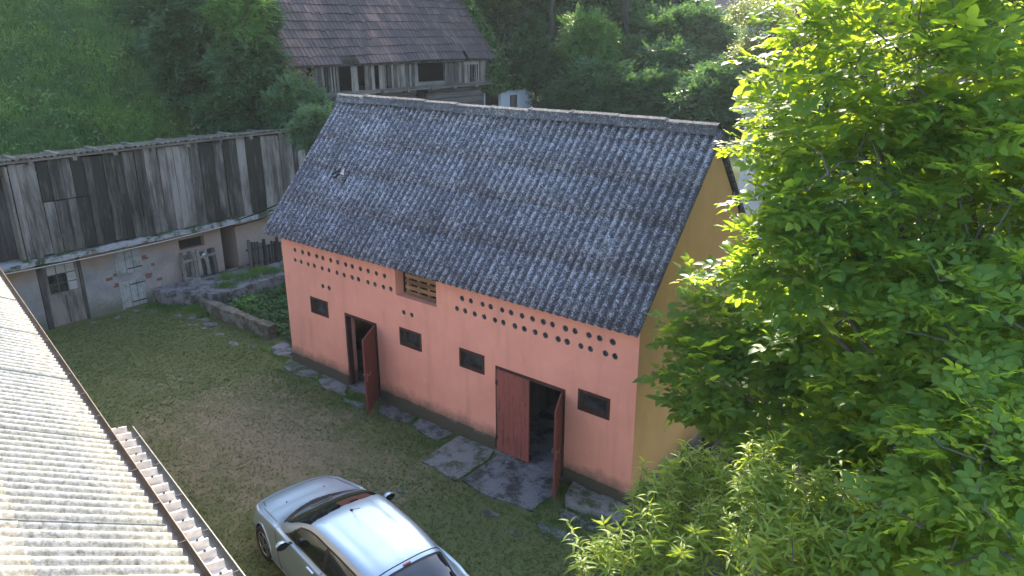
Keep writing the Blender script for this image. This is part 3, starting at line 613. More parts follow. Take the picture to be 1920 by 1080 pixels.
for yy_ in np.arange(8.0, 21.2, 1.65): MB().box(-11.3, -10.48, yy_, yy_+.14, 5.88, 6.028).build('joist', M['beam'], bn)
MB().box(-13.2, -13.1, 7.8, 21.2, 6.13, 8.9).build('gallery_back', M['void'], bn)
def bary(u):                              # photograph column -> y along the barn front
    d = _f*FPX + _r*(u-960) + _u*(540-140); t_ = (-10.6-CP.x)/d.x; return CP.y+d.y*t_
opn = [(577, 586), (634, 660), (668, 682), (702, 706), (782, 836)]; thin = [(594, 634), (714, 735), (874, 898)]
y = BY0+.3; yend = BY1-.25
while y < yend:
    yc = y; hole = False; wd = br.uniform(.13, .24)
    for a_, b_ in opn:
        if bary(a_) <= yc+.08 < bary(b_): hole = True
    if any(bary(a_) <= yc < bary(b_) for a_, b_ in thin): wd = br.uniform(.07, .13); gap = br.uniform(.04, .10)
    else: gap = br.uniform(.005, .02)
    if not hole:
        zt = BZ+.06 if br.random() > .12 else BZ-br.uniform(.05, .2)
        q = MB(); ln = br.uniform(-.03, .03); x = -10.62+br.uniform(-.025, .025)
        q.add([(x-.025, y, 6.0), (x, y, 6.0), (x, y+wd, 6.0), (x-.025, y+wd, 6.0), (x-.025, y+ln, zt), (x, y+ln, zt), (x, y+wd+ln, zt), (x-.025, y+wd+ln, zt)], [(0,3,2,1),(4,5,6,7),(0,1,5,4),(1,2,6,5),(2,3,7,6),(3,0,4,7)]).build('plank', M['galplank'], bn)
    y += wd+gap
for yy_ in (bary(782)-.12, bary(836), bary(735), bary(600)): MB().box(-10.78, -10.655, yy_, yy_+.13, 6.12, 7.5).build('post', M['beam'], bn)
MB().box(-10.62, -10.56, BY0+.2, BY1-.2, 5.94, 6.06).build('sill_beam', M['beam'], bn); MB().box(-10.9, -10.75, BY0, BY1, 7.35, 7.5).build('wall_plate', M['beam'], bn)
MB().box(-10.60, -10.585, bary(870), bary(898), 7.02, 7.32).build('patch_board', M['galplank'], bn)
MB().box(-10.75, -10.655, bary(782), bary(836), 6.13, 6.30).build('rail', M['beam'], bn)
# roof: tiles
tl = MB(); tw, tn = .23, .45
pf = [(-.5, .012), (-.36, .026), (-.22, .006), (.1, 0), (.34, .002), (.40, .022), (.5, .016)]
vv = [(x*tw, y_, z+(0.055 if y_ < .1 else 0.0)) for y_ in (0, tn*1.18) for x, z in pf]+[(x*tw, 0, z+.055-.045) for x, z in pf]
q = 7; tl.add(vv, [(k, k+1, q+k+1, q+k) for k in range(q-1)]+[(k+1, k, 2*q+k, 2*q+k+1) for k in range(q-1)])
tme = tl.mesh('tile', M['tile'])
dkv = [(BX-.02, BY0, BZ-.06), (BX-.02, BY1, BZ-.06), (BX-.02-5.2, BY1, BZ-.06+5.2*math.tan(bt)), (BX-.02-5.2, BY0, BZ-.06+5.2*math.tan(bt))]
dkk = MB().add(dkv+[(x, y_, z-.08) for x, y_, z in dkv], [(0,1,2,3),(7,6,5,4),(0,4,5,1),(1,5,6,2),(2,6,7,3),(3,7,4,0)]); brf = dkk.build('roof', M['plankd'], bn)
rx = dkv[2][0]; MB().add([(rx, BY0, dkv[2][2]), (rx, BY1, dkv[2][2]), (rx-5.4, BY1, BZ), (rx-5.4, BY0, BZ)], [(0,1,2,3)]).build('rear_slope', M['tile'], brf)
for yy_ in (BY0+.2, BY1-.3): MB().add([(BX-.5, yy_, 6.1), (rx, yy_, dkv[2][2]-.2), (rx-5, yy_, BZ), (rx-5, yy_, 3), (BX-.5, yy_, 3), (BX-.5, yy_+.1, 6.1), (rx, yy_+.1, dkv[2][2]-.2), (rx-5, yy_+.1, BZ), (rx-5, yy_+.1, 3), (BX-.5, yy_+.1, 3)], [(0,1,2,3,4),(9,8,7,6,5),(0,5,6,1),(1,6,7,2),(2,7,8,3),(3,8,9,4)]).build('gable_wall', M['plankd'], bn)
us = Vector((-math.cos(bt), 0, math.sin(bt))); un = Vector((math.sin(bt), 0, math.cos(bt)))
spots = []
nrow = 14
for r in range(nrow):
    y = BY0+.05
    while y < BY1:
        sagz = -.10*math.sin((y-BY0)/(BY1-BY0)*math.pi*2.2)*(1-r/18)+.03*math.sin(y*2.1+r)
        if not (r <= 1 and bary(640) < y < bary(668) and r == 0) and br.random() > .006:
            spots.append((Vector((BX, y, BZ))+us*(r*tn-.08-(br.random() < .05)*.08)+un*(sagz*.5+.03+br.uniform(-.006, .006)), br.uniform(-.035, .035)+(br.random() < .03)*br.uniform(-.15, .15), r))
        y += tw
spots.sort(key=lambda s_: (s_[0]-CP).length)
bas = Matrix((( 0, us.x, un.x), (1, us.y, un.y), (0, us.z, un.z)))
rest_v = []; rest_f = []
for k, (p, a, r) in enumerate(spots):
    if k < 300: put('tile', tme, brf, p, (bas @ Matrix.Rotation(a, 3, 'Z')).to_euler())
    else:
        m3 = bas @ Matrix.Rotation(a, 3, 'Z'); n0 = len(rest_v); rest_v += [tuple(p + m3 @ v.co) for v in tme.vertices]; rest_f += [tuple(i_+n0 for i_ in pl.vertices) for pl in tme.polygons]
tag(MB().add(rest_v, rest_f).build('tile_field', M['tile'], brf), kind='stuff')
for k in range(3): put('metal_tile', corr(.22, .26, 2, .025, M['iron'], 'metal_tile'), brf, Vector((BX+.03, bary(640)+.1+k*.25, BZ-.02))+un*.05, (bas @ Matrix.Rotation(math.pi*0, 3, 'Z')).to_euler())
# ================================================================ IVY-ROOFED STORE beside the barn
iv = thing('stone_store', 'small whitewashed store with brown door and overgrown roof beside barn', 'shed', (-12, 24, 3))
MB().box(-11.3, -11.1, 22.3, 23.1, 2.0, 5.6).build('wall', M['whitewash'], iv); MB().box(-11.3, -11.12, 23.1, 23.9, 5.2, 5.6).build('lintel', M['whitewash'], iv); MB().box(-11.3, -11.1, 23.9, 25.2, 2.0, 5.6).build('wall', M['whitewash'], iv)
MB().box(-11.25, -11.2, 23.1, 23.9, 2.0, 5.2).build('door', M['galplank'], iv); MB().bar((-11.18, 23.15, 3.4), (-11.18, 23.85, 4.6), .04, .1).build('brace', M['galplank'], iv)
MB().box(-11.3, -11.1, 20.75, 20.95, 2, 5.55).build('pillar', M['whitewash'], iv); MB().box(-13.5, -13.3, 20.75, 22.3, 2, 5.6).build('back_wall', M['masonry'], iv); MB().box(-14, -10.9, 20.7, 25.6, 5.6, 5.75).build('roof_slab', M['mossy'], iv)
MB().box(-13.5, -11.31, 25.0, 25.2, 2, 5.6).build('side_wall', M['masonry'], iv)
# ================================================================ PALE HOUSE behind the walnut, distant roof
hs = thing('pale_house', 'pale house glimpsed behind the walnut tree', 'house', (9, 18, 1))
P0 = atdep(1398, 215, 27); hx, hy = P0.x, P0.y
MB().box(hx, hx+8, hy, hy+7, 0, 5.85).build('wall', M['housewall'], hs); MB().box(hx-.35, hx+8.3, hy-.35, hy+7.3, 5.852, 6.05).build('cornice', M['housewall'], hs)
MB().add([(hx-.4, hy-.4, 6.055), (hx+8.4, hy-.4, 6.055), (hx+8.4, hy+7.4, 6.055), (hx-.4, hy+7.4, 6.055), (hx+3.5, hy+3.5, 8.6), (hx+4.5, hy+3.5, 8.6)], [(0,1,5,4),(1,2,5),(2,3,4,5),(3,0,4),(3,2,1,0)]).build('roof', M['tile'], hs)
for wx_ in (hx+1.0, hx+3.4, hx+5.8):
    for wz_ in (1.6, 4.0):
        wf = MB()
        for q_ in ((wx_, wx_+.95, wz_, wz_+.08), (wx_, wx_+.95, wz_+1.22, wz_+1.3), (wx_, wx_+.08, wz_+.081, wz_+1.219), (wx_+.87, wx_+.95, wz_+.081, wz_+1.219), (wx_+.44, wx_+.51, wz_+.081, wz_+1.219)): wf.box(q_[0], q_[1], hy-.05, hy-.004, q_[2], q_[3])
        wo_ = wf.build('window', M['frame'], hs); MB().box(wx_+.04, wx_+.91, hy-.025, hy-.003, wz_+.04, wz_+1.26).build('pane', M['pane'], wo_); MB().box(wx_-.08, wx_+1.03, hy-.12, hy-.004, wz_-.08, wz_-.004).build('sill', M['conc'], wo_)
for wy_ in (hy+1.2, hy+4.2): wo_ = MB().box(hx-.05, hx-.004, wy_, wy_+.95, 4.0, 5.3).build('window', M['frame'], hs); MB().box(hx-.06, hx-.051, wy_+.09, wy_+.86, 4.09, 5.21).build('pane', M['pane'], wo_)
MB().box(hx-.03, hx+8.03, hy-.03, hy+7.03, -.1, .6).build('plinth', M['conc'], hs)
P1 = atdep(1345, 20, 58); dr = thing('far_house', 'distant house with brown tiled roof among treetops', 'house', (P1.x, P1.y, 5))
MB().add([(P1.x-3.6, P1.y-2, P1.z-.6), (P1.x+4.5, P1.y-2, P1.z-.6), (P1.x+4.5, P1.y+2, P1.z+1.9), (P1.x-3.6, P1.y+2, P1.z+1.9), (P1.x-3.6, P1.y+6, P1.z-.6), (P1.x+4.5, P1.y+6, P1.z-.6)], [(0,1,2,3),(3,2,5,4)]).build('roof', M['tile'], dr)
MB().box(P1.x-3.2, P1.x+4.1, P1.y-1.5, P1.y+5.5, 2, P1.z-.3).build('wall', M['housewall'], dr)
# boards beside the gable
bd = thing('board_fence', 'low brown board fence beside the gable', 'fence', (11.6, 2.4, 0))
for k in range(13): MB().box(10.85+k*.24, 10.85+k*.24+.22, 2.62, 2.645, -.05, .95+br.uniform(-.08, .06)).build('board', M['plankd'], bd)
for x in (10.8, 12.2, 13.9): MB().box(x, x+.09, 2.66, 2.75, -.05, 1.1).build('post', M['plank'], bd)
# ================================================================ CAR
car = thing('parked_car', 'silver hatchback parked on the grass yard', 'car', (5.81, -4.18, 0), local=True, rotz=R(-9.5))
ST = [ # s, w, zb, P3z, P4, P5, P6, P7, P8z
 (0.00,.48,.27,.48,(.44,.60),(.41,.645),(.33,.665),(.18,.675),.68), (.12,.70,.24,.50,(.64,.66),(.59,.70),(.46,.73),(.25,.75),.755),
 (.35,.81,.22,.52,(.755,.73),(.70,.765),(.55,.80),(.30,.83),.84), (.80,.875,.20,.55,(.82,.81),(.765,.85),(.60,.88),(.33,.905),.915),
 (1.2,.885,.19,.56,(.845,.885),(.78,.925),(.655,.95),(.37,.985),.995), (1.55,.885,.19,.56,(.855,.92),(.795,.955),(.67,1.08),(.38,1.155),1.18),
 (1.9,.885,.19,.56,(.86,.935),(.80,.97),(.63,1.245),(.36,1.315),1.335), (2.25,.885,.19,.56,(.86,.945),(.80,.98),(.595,1.36),(.35,1.42),1.435),
 (2.8,.885,.19,.56,(.86,.955),(.80,.99),(.585,1.395),(.35,1.455),1.47), (3.3,.885,.19,.56,(.86,.965),(.795,1.0),(.575,1.375),(.34,1.44),1.455),
 (3.75,.88,.20,.56,(.85,.98),(.775,1.02),(.555,1.30),(.33,1.375),1.39), (4.05,.86,.22,.56,(.81,.985),(.73,1.03),(.54,1.16),(.32,1.225),1.24),
 (4.3,.79,.25,.55,(.72,.96),(.66,1.0),(.52,1.02),(.3,1.05),1.06), (4.42,.68,.28,.53,(.6,.78),(.55,.83),(.44,.86),(.25,.88),.885)]
ST = [((2.25+(q[0]-2.25)*1.12) if q[0] > 2.25 else q[0],)+q[1:] for q in ST]
ST = [q[:6]+((q[6][0]*(1.07 if q[0] > 1.5 else 1), q[6][1]), (q[7][0]*(1.07 if q[0] > 1.5 else 1), q[7][1]), q[8]) for q in ST]
ctl = np.array([[(0, zb), (w_*.90, zb), (w_, zb+.13), (w_, p3), p4, p5, p6, p7, (0, p8)] for s_, w_, zb, p3, p4, p5, p6, p7, p8 in ST]); ss = np.array([q[0] for q in ST])
def cubic(xk, yk, x):                     # natural-ish cubic through the stations (catmull-rom tangents)
    m = np.gradient(yk, xk, axis=0); i_ = np.clip(np.searchsorted(xk, x)-1, 0, len(xk)-2); h = xk[i_+1]-xk[i_]; t_ = (x-xk[i_])/h
    sh_ = (-1,)+(1,)*(yk.ndim-1); h = h.reshape(sh_); t_ = t_.reshape(sh_)
    return (2*t_**3-3*t_**2+1)*yk[i_]+(t_**3-2*t_**2+t_)*h*m[i_]+(-2*t_**3+3*t_**2)*yk[i_+1]+(t_**3-t_**2)*h*m[i_+1]
ns_, nv_ = 240, 96
sd_ = np.linspace(0, 4.68, ns_); vd = np.linspace(0, 8, nv_)
g1 = cubic(ss, ctl, sd_); g2 = np.swapaxes(cubic(np.arange(9.), np.swapaxes(g1, 0, 1), vd), 0, 1)   # ns, nv, 2
g2[:, 0, 0] = 0; g2[:, -1, 0] = 0
P3 = np.zeros((ns_, nv_, 3)); P3[..., 0] = sd_[:, None]; P3[..., 1] = g2[..., 0]; P3[..., 2] = g2[..., 1]
bow = .16*(1-np.clip(sd_/.9, 0, 1))**2   # rounded nose in plan
sc_ = .5*(sd_[:-1]+sd_[1:]); vc = .5*(vd[:-1]+vd[1:]); SC, VC = np.meshgrid(sc_, vc, indexing='ij')
zc = .25*(P3[:-1, :-1, 2]+P3[1:, :-1, 2]+P3[:-1, 1:, 2]+P3[1:, 1:, 2])
cls = np.zeros(SC.shape, int)
wb0 = 1.43-.30*np.sin(np.clip((VC-6)/2, 0, 1)*math.pi/2); wt = 2.2-.03*(VC-6)
win = (VC > 6.12) & (SC > wb0) & (SC < wt); cls[win] = 1
base_ = (VC > 5.95) & (SC > wb0-.09) & (SC <= wb0); cls[base_] = 2
gl = (VC > 5.12) & (VC < 5.84) & (SC > 1.62+.52*(VC-5)**1.2) & (SC < 4.05-.35*(VC-5)**2); cls[gl] = 3
cls[gl & (np.abs(SC-2.85) < .045)] = 2
edge = (VC > 5.02) & (VC < 5.93) & (SC > 1.54+.52*(VC-5)**1.2) & (SC < 4.11-.35*(VC-5)**2) & (cls == 0); cls[edge] = 2
rw = (VC > 6.2) & (SC > 3.99) & (SC < 4.43); cls[rw] = 4; cls[(VC > 6.05) & (SC > 3.96) & (SC < 4.46) & (cls == 0)] = 2
cls[(SC < .50) & (SC > .10+.0*VC) & (VC > 4.05) & (VC < 4.85)] = 5
cls[(SC > 4.46) & (VC > 3.4) & (VC < 4.8)] = 6
cls[(SC < .1) & (VC < 3.2)] = 2; cls[(VC < 1.5)] = 2
for cx_ in (.80, 3.56):
    cls[((SC-cx_)**2+(zc-.33)**2 < .365**2) & (VC < 4)] = -1
hood_gap = ((np.abs(VC-5.45-.25*(SC < .5)) < .05) & (SC > .30) & (SC < 1.2) | ((np.abs(SC-.28) < .010) & (VC > 5.45)) | ((np.abs(SC-3.88) < .009) & (VC > 5.95))) & (cls == 0); cls[hood_gap] = 7
def panel(k, name, mat, parent=None, inset=0., label=None, sides=(1, -1)):
    m = MB(); 
    nrm_ = np.cross(np.gradient(P3, axis=0), np.gradient(P3, axis=1)); nrm_ /= np.linalg.norm(nrm_, axis=2, keepdims=True)+1e-9
    Q = P3 - nrm_*inset*np.sign(np.where(np.abs(nrm_[..., 1:2]) > .3, nrm_[..., 1:2], nrm_[..., 2:3]))
    ii, jj = np.nonzero(cls == k); used = {}; V = []; F = []
    for side in sides:
        used = {}
        def vid(a_, b_):
            if (a_, b_) not in used: used[(a_, b_)] = len(V); V.append((Q[a_, b_, 0], side*Q[a_, b_, 1], Q[a_, b_, 2]))
            return used[(a_, b_)]
        for a_, b_ in zip(ii, jj):
            q = (vid(a_, b_), vid(a_+1, b_), vid(a_+1, b_+1), vid(a_, b_+1)); F.append(q if side > 0 else q[::-1])
    m.add(V, F); me = m.mesh(name, mat, True); bmx = bmesh.new(); bmx.from_mesh(me); bmesh.ops.remove_doubles(bmx, verts=bmx.verts, dist=.0005); bmesh.ops.recalc_face_normals(bmx, faces=bmx.faces); bmx.to_mesh(me); bmx.free()
    me.polygons.foreach_set('use_smooth', [True]*len(me.polygons)); o = put(name, me, parent or car); return tag(o, label)
body = panel(0, 'body', M['paint']); panel(1, 'windscreen', M['carglass'], None, .004); panel(2, 'trim', M['trim'], None, .006); panel(4, 'rear_window', M['carglass'], None, .004)
[panel(5, 'headlight', M['lens'], None, .002, sides=(q_,)) for q_ in (1, -1)]; [panel(6, 'tail_lamp', M['redlens'], None, .002, sides=(q_,)) for q_ in (1, -1)]; tag(panel(7, 'panel_gap', M['trim'], None, .008), kind='stuff')
g3 = cls == 3
for lo_, hi_ in ((0, 2.85), (2.85, 9)):
    cls[g3] = 9; cls[g3 & (SC > lo_) & (SC < hi_)] = 3
    for sd1 in (1, -1): panel(3, 'side_window', M['carglass'], None, .006, sides=(sd1,))
def surf(s_, v_, side):
    a_ = np.array([s_]); q = cubic(np.arange(9.), cubic(ss, ctl, a_)[0], np.array([v_]))[0]; return Vector((s_, side*q[0], q[1]))
for side in (-1, 1):
    for dl in ([(1.42+.10*math.sin(v_), v_) for v_ in np.linspace(1.6, 5.0, 12)], [(2.85, v_) for v_ in np.linspace(1.6, 5.0, 12)]):
        MB().tube([surf(s_, v_, side)+Vector((0, side*.0005, 0)) for s_, v_ in dl], .005, 5).build('door_seam', M['trim'], body)
    MB().bar(surf(2.62, 3.9, side)+Vector((-.1, side*.02, 0)), surf(2.62, 3.9, side)+Vector((.1, side*.02, 0)), .03, .03).build('door_handle', M['paint'], car)
    # mirror
    c0 = Vector((1.88, side*.985, 1.0)); mv = []; nf = 10
    for j_, (t_, rr) in enumerate(((-.09, .25), (-.05, .8), (0, 1), (.045, .95))):
        for k in range(nf):
            a_ = 2*math.pi*k/nf; mv.append(c0+Vector((t_, .105*rr*math.cos(a_), .07*rr*math.sin(a_))))
    mi = MB().add(mv, [(j_*nf+k, j_*nf+(k+1) % nf, (j_+1)*nf+(k+1) % nf, (j_+1)*nf+k) for j_ in range(3) for k in range(nf)]+[tuple(range(nf-1, -1, -1))]).build('mirror', M['paint'], car, True)
    MB().add([q+Vector((.001, 0, 0)) for q in mv[-nf:]], [tuple(range(nf))]).build('mirror_glass', M['carglass'], mi)
    MB().bar(c0+Vector((0, -side*.07, -.03)), c0+Vector((-.03, -side*.22, -.06)), .05, .03).build('mirror_arm', M['trim'], mi)
    for wx in (.80, 3.56):
        o_ = side*.775
        tv = [(wx+r_*math.cos(2*math.pi*k/28), o_+side*y_, .325+r_*math.sin(2*math.pi*k/28)) for r_, y_ in ((.21, .09), (.30, .10), (.322, .07), (.322, -.1), (.2, -.1)) for k in range(28)]
        wh = MB().add(tv, [(j_*28+k, j_*28+(k+1) % 28, (j_+1)*28+(k+1) % 28, (j_+1)*28+k) for j_ in range(4) for k in range(28)]).build('wheel', M['rubber'], car, True)
        rm = MB(); rm.tube([(wx+.215*math.cos(a_), o_+side*.085, .325+.215*math.sin(a_)) for a_ in np.linspace(0, 2*math.pi, 29)], .012, 6)
        for k in range(5):
            a_ = 2*math.pi*k/5+.3
            for da in (-.13, .13): rm.bar((wx+.03*math.cos(a_), o_+side*.085, .325+.03*math.sin(a_)), (wx+.215*math.cos(a_+da), o_+side*.08, .325+.215*math.sin(a_+da)), .028, .025, up=(0, 1, 0))
        rm.tube([(wx, o_+side*.05, .325), (wx, o_+side*.1, .325)], .05, 10); rm.build('rim', M['alloy'], wh)
        MB().tube([(wx, o_-side*.02, .325), (wx, o_+side*.03, .325)], .2, 20).build('brake_disc', M['trim'], wh)
        MB().tube([(wx, side*.45, .33), (wx, side*.74, .33)], .38, 20).build('wheel_well', M['void'], car)
        arc = []
        for a_ in np.linspace(-.25, math.pi+.25, 26):
            z_ = .33+.37*math.sin(a_); s_ = wx+.37*math.cos(a_); vb = min(np.linspace(1.2, 4.2, 61), key=lambda v_: abs(surf(s_, v_, side).z-z_)); arc.append(Vector((s_, surf(s_, vb, side).y, z_)))
        MB().tube(arc, .016, 6).build('wheel_arch', M['paint'], car, True)
    MB().tube([surf(.72, 6.9, side)+Vector((0, 0, -.002)), surf(.72, 6.9, side)+Vector((0, 0, .012))], .013, 8).build('washer_jet', M['trim'], car)
an = surf(2.38, 8, 1); MB().tube([an+Vector((0, 0, -.01)), an+Vector((.03, 0, .02))], [.028, .015], 8).build('aerial_base', M['trim'], car); MB().tube([an+Vector((.02, 0, .02)), an+Vector((.30, 0, .20))], .0045, 5).build('aerial', M['trim'], car)
MB().bar(surf(3.94, 8, 1)+Vector((0, -.06, .01)), surf(3.94, 8, 1)+Vector((0, .06, .01)), .03, .012).build('brake_light', M['redlens'], car)
wb_ = [surf(1.44-.30*math.sin((v_-6)/2*math.pi/2), v_, sg)+Vector((.05, 0, .012)) for sg, vs in ((-1, np.linspace(6.3, 8, 8)), (1, np.linspace(8, 6.9, 5))) for v_ in vs]
MB().tube(wb_, .009, 5).build('wiper', M['trim'], car)

# ================================================================ VEGETATION
def leaflet(L=1., w=.42, droop=.25, fold=.10, off=(0, 0, 0), ax=0., tilt=0., narrow=False):
    xs_ = (.38, .74) if not narrow else (.3, .68); v = [(0, 0, 0)]
    for x, k in zip(xs_, (1, .82)): v += [(x, w/2*k, fold*k*w*1.2-droop*x*x), (x, 0, -droop*x*x), (x, -w/2*k, fold*k*w*1.2-droop*x*x)]
    v.append((.98, 0, -droop*1.05)); v = np.array(v)*L
    c, s = math.cos(ax), math.sin(ax); ct, s2 = math.cos(tilt), math.sin(tilt)
    v = v @ np.array([[ct, 0, -s2], [0, 1, 0], [s2, 0, ct]]).T if tilt else v
    v = np.stack([v[:, 0]*c-v[:, 1]*s, v[:, 0]*s+v[:, 1]*c, v[:, 2]], 1) + np.array(off)
    return v, np.array([(0, 1, 2), (0, 2, 3), (1, 4, 5), (1, 5, 2), (2, 5, 6), (2, 6, 3), (4, 7, 5), (5, 7, 6)])
def joinT(parts):
    V = []; T = []; n = 0
    for v, t_ in parts: V.append(v); T.append(t_+n); n += len(v)
    return np.concatenate(V), np.concatenate(T)
def compound(seed, pairs=3, LL=.42, w=.46, droop=.3, spread=1.0, curve=.25):
    r = random.Random(seed); parts = []
    px = [.30+.62*k/(pairs-1) for k in range(pairs)]; zc_ = lambda x: -curve*x*x
    rv = []; 
    for x in (0, .35, .7, 1.0): rv += [(x, .008, zc_(x)), (x, -.008, zc_(x))]
    parts.append((np.array(rv), np.array([q for k in range(3) for q in ((2*k, 2*k+1, 2*k+3), (2*k, 2*k+3, 2*k+2))])))
    for k, x in enumerate(px):
        for sg in (1, -1): parts.append(leaflet(LL*(.72+.28*k/(pairs-1))*r.uniform(.88, 1.1), w, droop*r.uniform(.5, 1.6), .12, (x+r.uniform(-.02, .02), 0, zc_(x)), sg*spread*r.uniform(.75, 1.1), r.uniform(.05, .5)))
    parts.append(leaflet(LL*r.uniform(1.0, 1.2), w*1.02, droop, .12, (1, 0, zc_(1)), r.uniform(-.2, .2), r.uniform(.1, .6)))
    return joinT(parts)
def unit(n, g=None):
    v = (g or rng).normal(size=(n, 3)); return v/np.linalg.norm(v, axis=1, keepdims=True)
def tuberun(m, a, b, r0, r1, wob=.12, n=6, sides=6):
    a = Vector(a); b = Vector(b); d = (b-a).length; pts = []
    for k in range(n+1):
        t_ = k/n; p = a.lerp(b, t_); q = math.sin(t_*math.pi)*wob*d; pts.append(p+Vector((math.sin(k*1.7+a.x)*q*.4, math.cos(k*2.1+a.y)*q*.4, q*.5)))
    m.tube(pts, [r0+(r1-r0)*k/n for k in range(n+1)], sides, True); return pts
# ---- walnut
wal = thing('walnut_tree', 'large sunlit walnut tree crowding the gable of the pink stable', 'tree', (15.3, -.3, 0))
LOB = [(1660,150,11.2,1.95),(1590,360,11.4,1.55),(1870,90,9.2,2.0),(1860,380,8.2,1.75),(1700,560,10,1.8),(1375,600,12.0,.85),(1315,630,12.1,.55),(1335,720,11.7,.7),(1410,740,11.2,1.05),(1870,660,7.2,1.25),(1850,960,6.0,.95),(1640,760,9.4,1.05),(1780,330,13.0,1.5),(1480,230,12.6,.85),(1465,110,12.4,.42),(1435,215,12.3,.34),(1455,370,12.2,.45),(1470,480,12.,.75),(1480,620,11.4,.85),(1530,30,12,.6),(1560,860,9.6,.7),(1720,900,8.0,.7),(1390,275,12.4,.15),(1300,520,12.2,.10),(1395,500,12.,.2),(1820,820,6.8,.75),(1255,610,12.1,.25),(1265,700,12.,.24),(1430,545,12.3,.45),(1900,860,6.3,.8),(1770,1010,7.0,.75),(1900,1050,5.3,.55),(1690,1060,7.6,.7),(1610,650,10.6,1.1),(1560,500,11.3,1.1),(1760,720,8.6,1.0),(2080,250,9.5,1.7),(2080,650,8.6,1.5),(2060,1000,7.0,1.0),(1950,300,12.5,1.8)]
LOB = [(u, v, dp*.74, r*.74) if (u < 1720 and v < 530 and dp < 13) else (u, v, dp, r) for u, v, dp, r in LOB]
tvar = [compound(s_, 3, .45, .56, .4, 1.05, .3) for s_ in range(6)]
pos_, dir_, nrm_l, scl = [], [], [], []; twm = MB()
for (u, v, dp, r) in LOB:
    c = np.array(atdep(u, v, dp)); n = max(3, int(50*r**2.1)); d = unit(n); rad = r*(.35+.65*rng.random(n)**.45)
    thin_ = u < 1720 and v < 560; thk = .82 if thin_ else .92
    n = max(3, int(n*thk)); d = d[:n]; rad = rad[:n]
    off_ = d*rad[:, None]
    vw = np.array((Vector(c)-CP).normalized()); off_ = off_-np.outer(off_@vw, vw)*(.6 if thin_ else .4)
    tip = c+off_; out = d*.7+np.array([0, 0, .22])+rng.normal(size=(n, 3))*.25
    for k in range(n):
        if r > .3 and k % 2 == 0: twm.tube([Vector(c+(tip[k]-c)*.5+rng.normal(size=3)*.12*r), Vector(c+(tip[k]-c)*.75+rng.normal(size=3)*.06*r), Vector(tip[k])], [.011, .008, .004], 4, False)
        nl = rng.integers(5, 8); az = rng.random()*6.28
        o = out[k]/np.linalg.norm(out[k])
        for q in range(nl):
            a_ = az+q*2.4; side = np.array([math.cos(a_), math.sin(a_), 0]); dd = o*.55+side*.85+np.array([0, 0, rng.uniform(-.35, .35)])
            pos_.append(tip[k]-o*rng.uniform(0, .22)); dir_.append(dd); nrm_l.append(np.array([0, 0, 1.])+o*.5+rng.normal(size=3)*.3); scl.append(rng.uniform(.28, .44)*(.62 if r < .3 else 1)*min(1, max(.72, dp/9)))
pos_, dir_, nrm_l, scl = map(np.array, (pos_, dir_, nrm_l, scl))
pos_[:, 0] = np.where((pos_[:, 1] > -.2) & (pos_[:, 1] < 5) & (pos_[:, 0] < 10.95), 10.95+rng.random(len(pos_))*.2, pos_[:, 0])
FR = frames(dir_, nrm_l, scl); var = rng.integers(0, 6, len(pos_))
rel = pos_-np.array(CP); dep = rel@np.array(_f); uu = 960+FPX*(rel@np.array(_r))/dep; vv_ = 540-FPX*(rel@np.array(_u))/dep
inf = (uu > -20) & (uu < 1940) & (vv_ > -20) & (vv_ < 1100); order = np.argsort(np.where(inf, dep, 999)); near = order[:300]; rest = order[300:]
parts = []
for k in range(6):
    sel = rest[var[rest] == k]; parts.append(scatter(*tvar[k], FR[sel], pos_[sel]))
tag(put('crown', fastmesh('crown', *joinT(parts), M['walnut'], False), wal), kind='stuff')
lm = [fastmesh('leaf', *tvar[k], M['walnut'], False) for k in range(6)]
for i_ in near:
    o = bpy.data.objects.new('leaf', lm[var[i_]]); COL.objects.link(o); o.parent = wal
    m4 = Matrix.Identity(4)
    for a_ in range(3):
        for b_ in range(3): m4[a_][b_] = FR[i_][a_][b_]
        m4[a_][3] = pos_[i_][a_]-W[wal][a_]
    o.matrix_basis = m4
tr = MB(); base = Vector((15.3, -.3, -.1)); fork = Vector((15.2, -.4, 2.4)); tr.tube([base, base+Vector((0, 0, .5)), fork], [.27, .22, .19], 10)
for (u, v, dp, r) in LOB:
    if r > .4: tuberun(tr, fork, atdep(u, v, dp), .06, .012, .10)
tr.build('trunk', M['bark'], wal, True); tag(twm.build('twigs', M['bark'], wal), kind='stuff')
nutm = bpy.data.meshes.new('walnut_fruit'); bx_ = bmesh.new(); bmesh.ops.create_icosphere(bx_, subdivisions=2, radius=.026); bx_.to_mesh(nutm); bx_.free(); t = NT('green_husk'); nutm.materials.append(t.fin((.13, .20, .06), .6)); nutm.polygons.foreach_set('use_smooth', [True]*len(nutm.polygons))
for i_ in order[60:1400:36]: put('walnut_fruit', nutm, wal, Vector(pos_[i_])-Vector((0, 0, .05)))
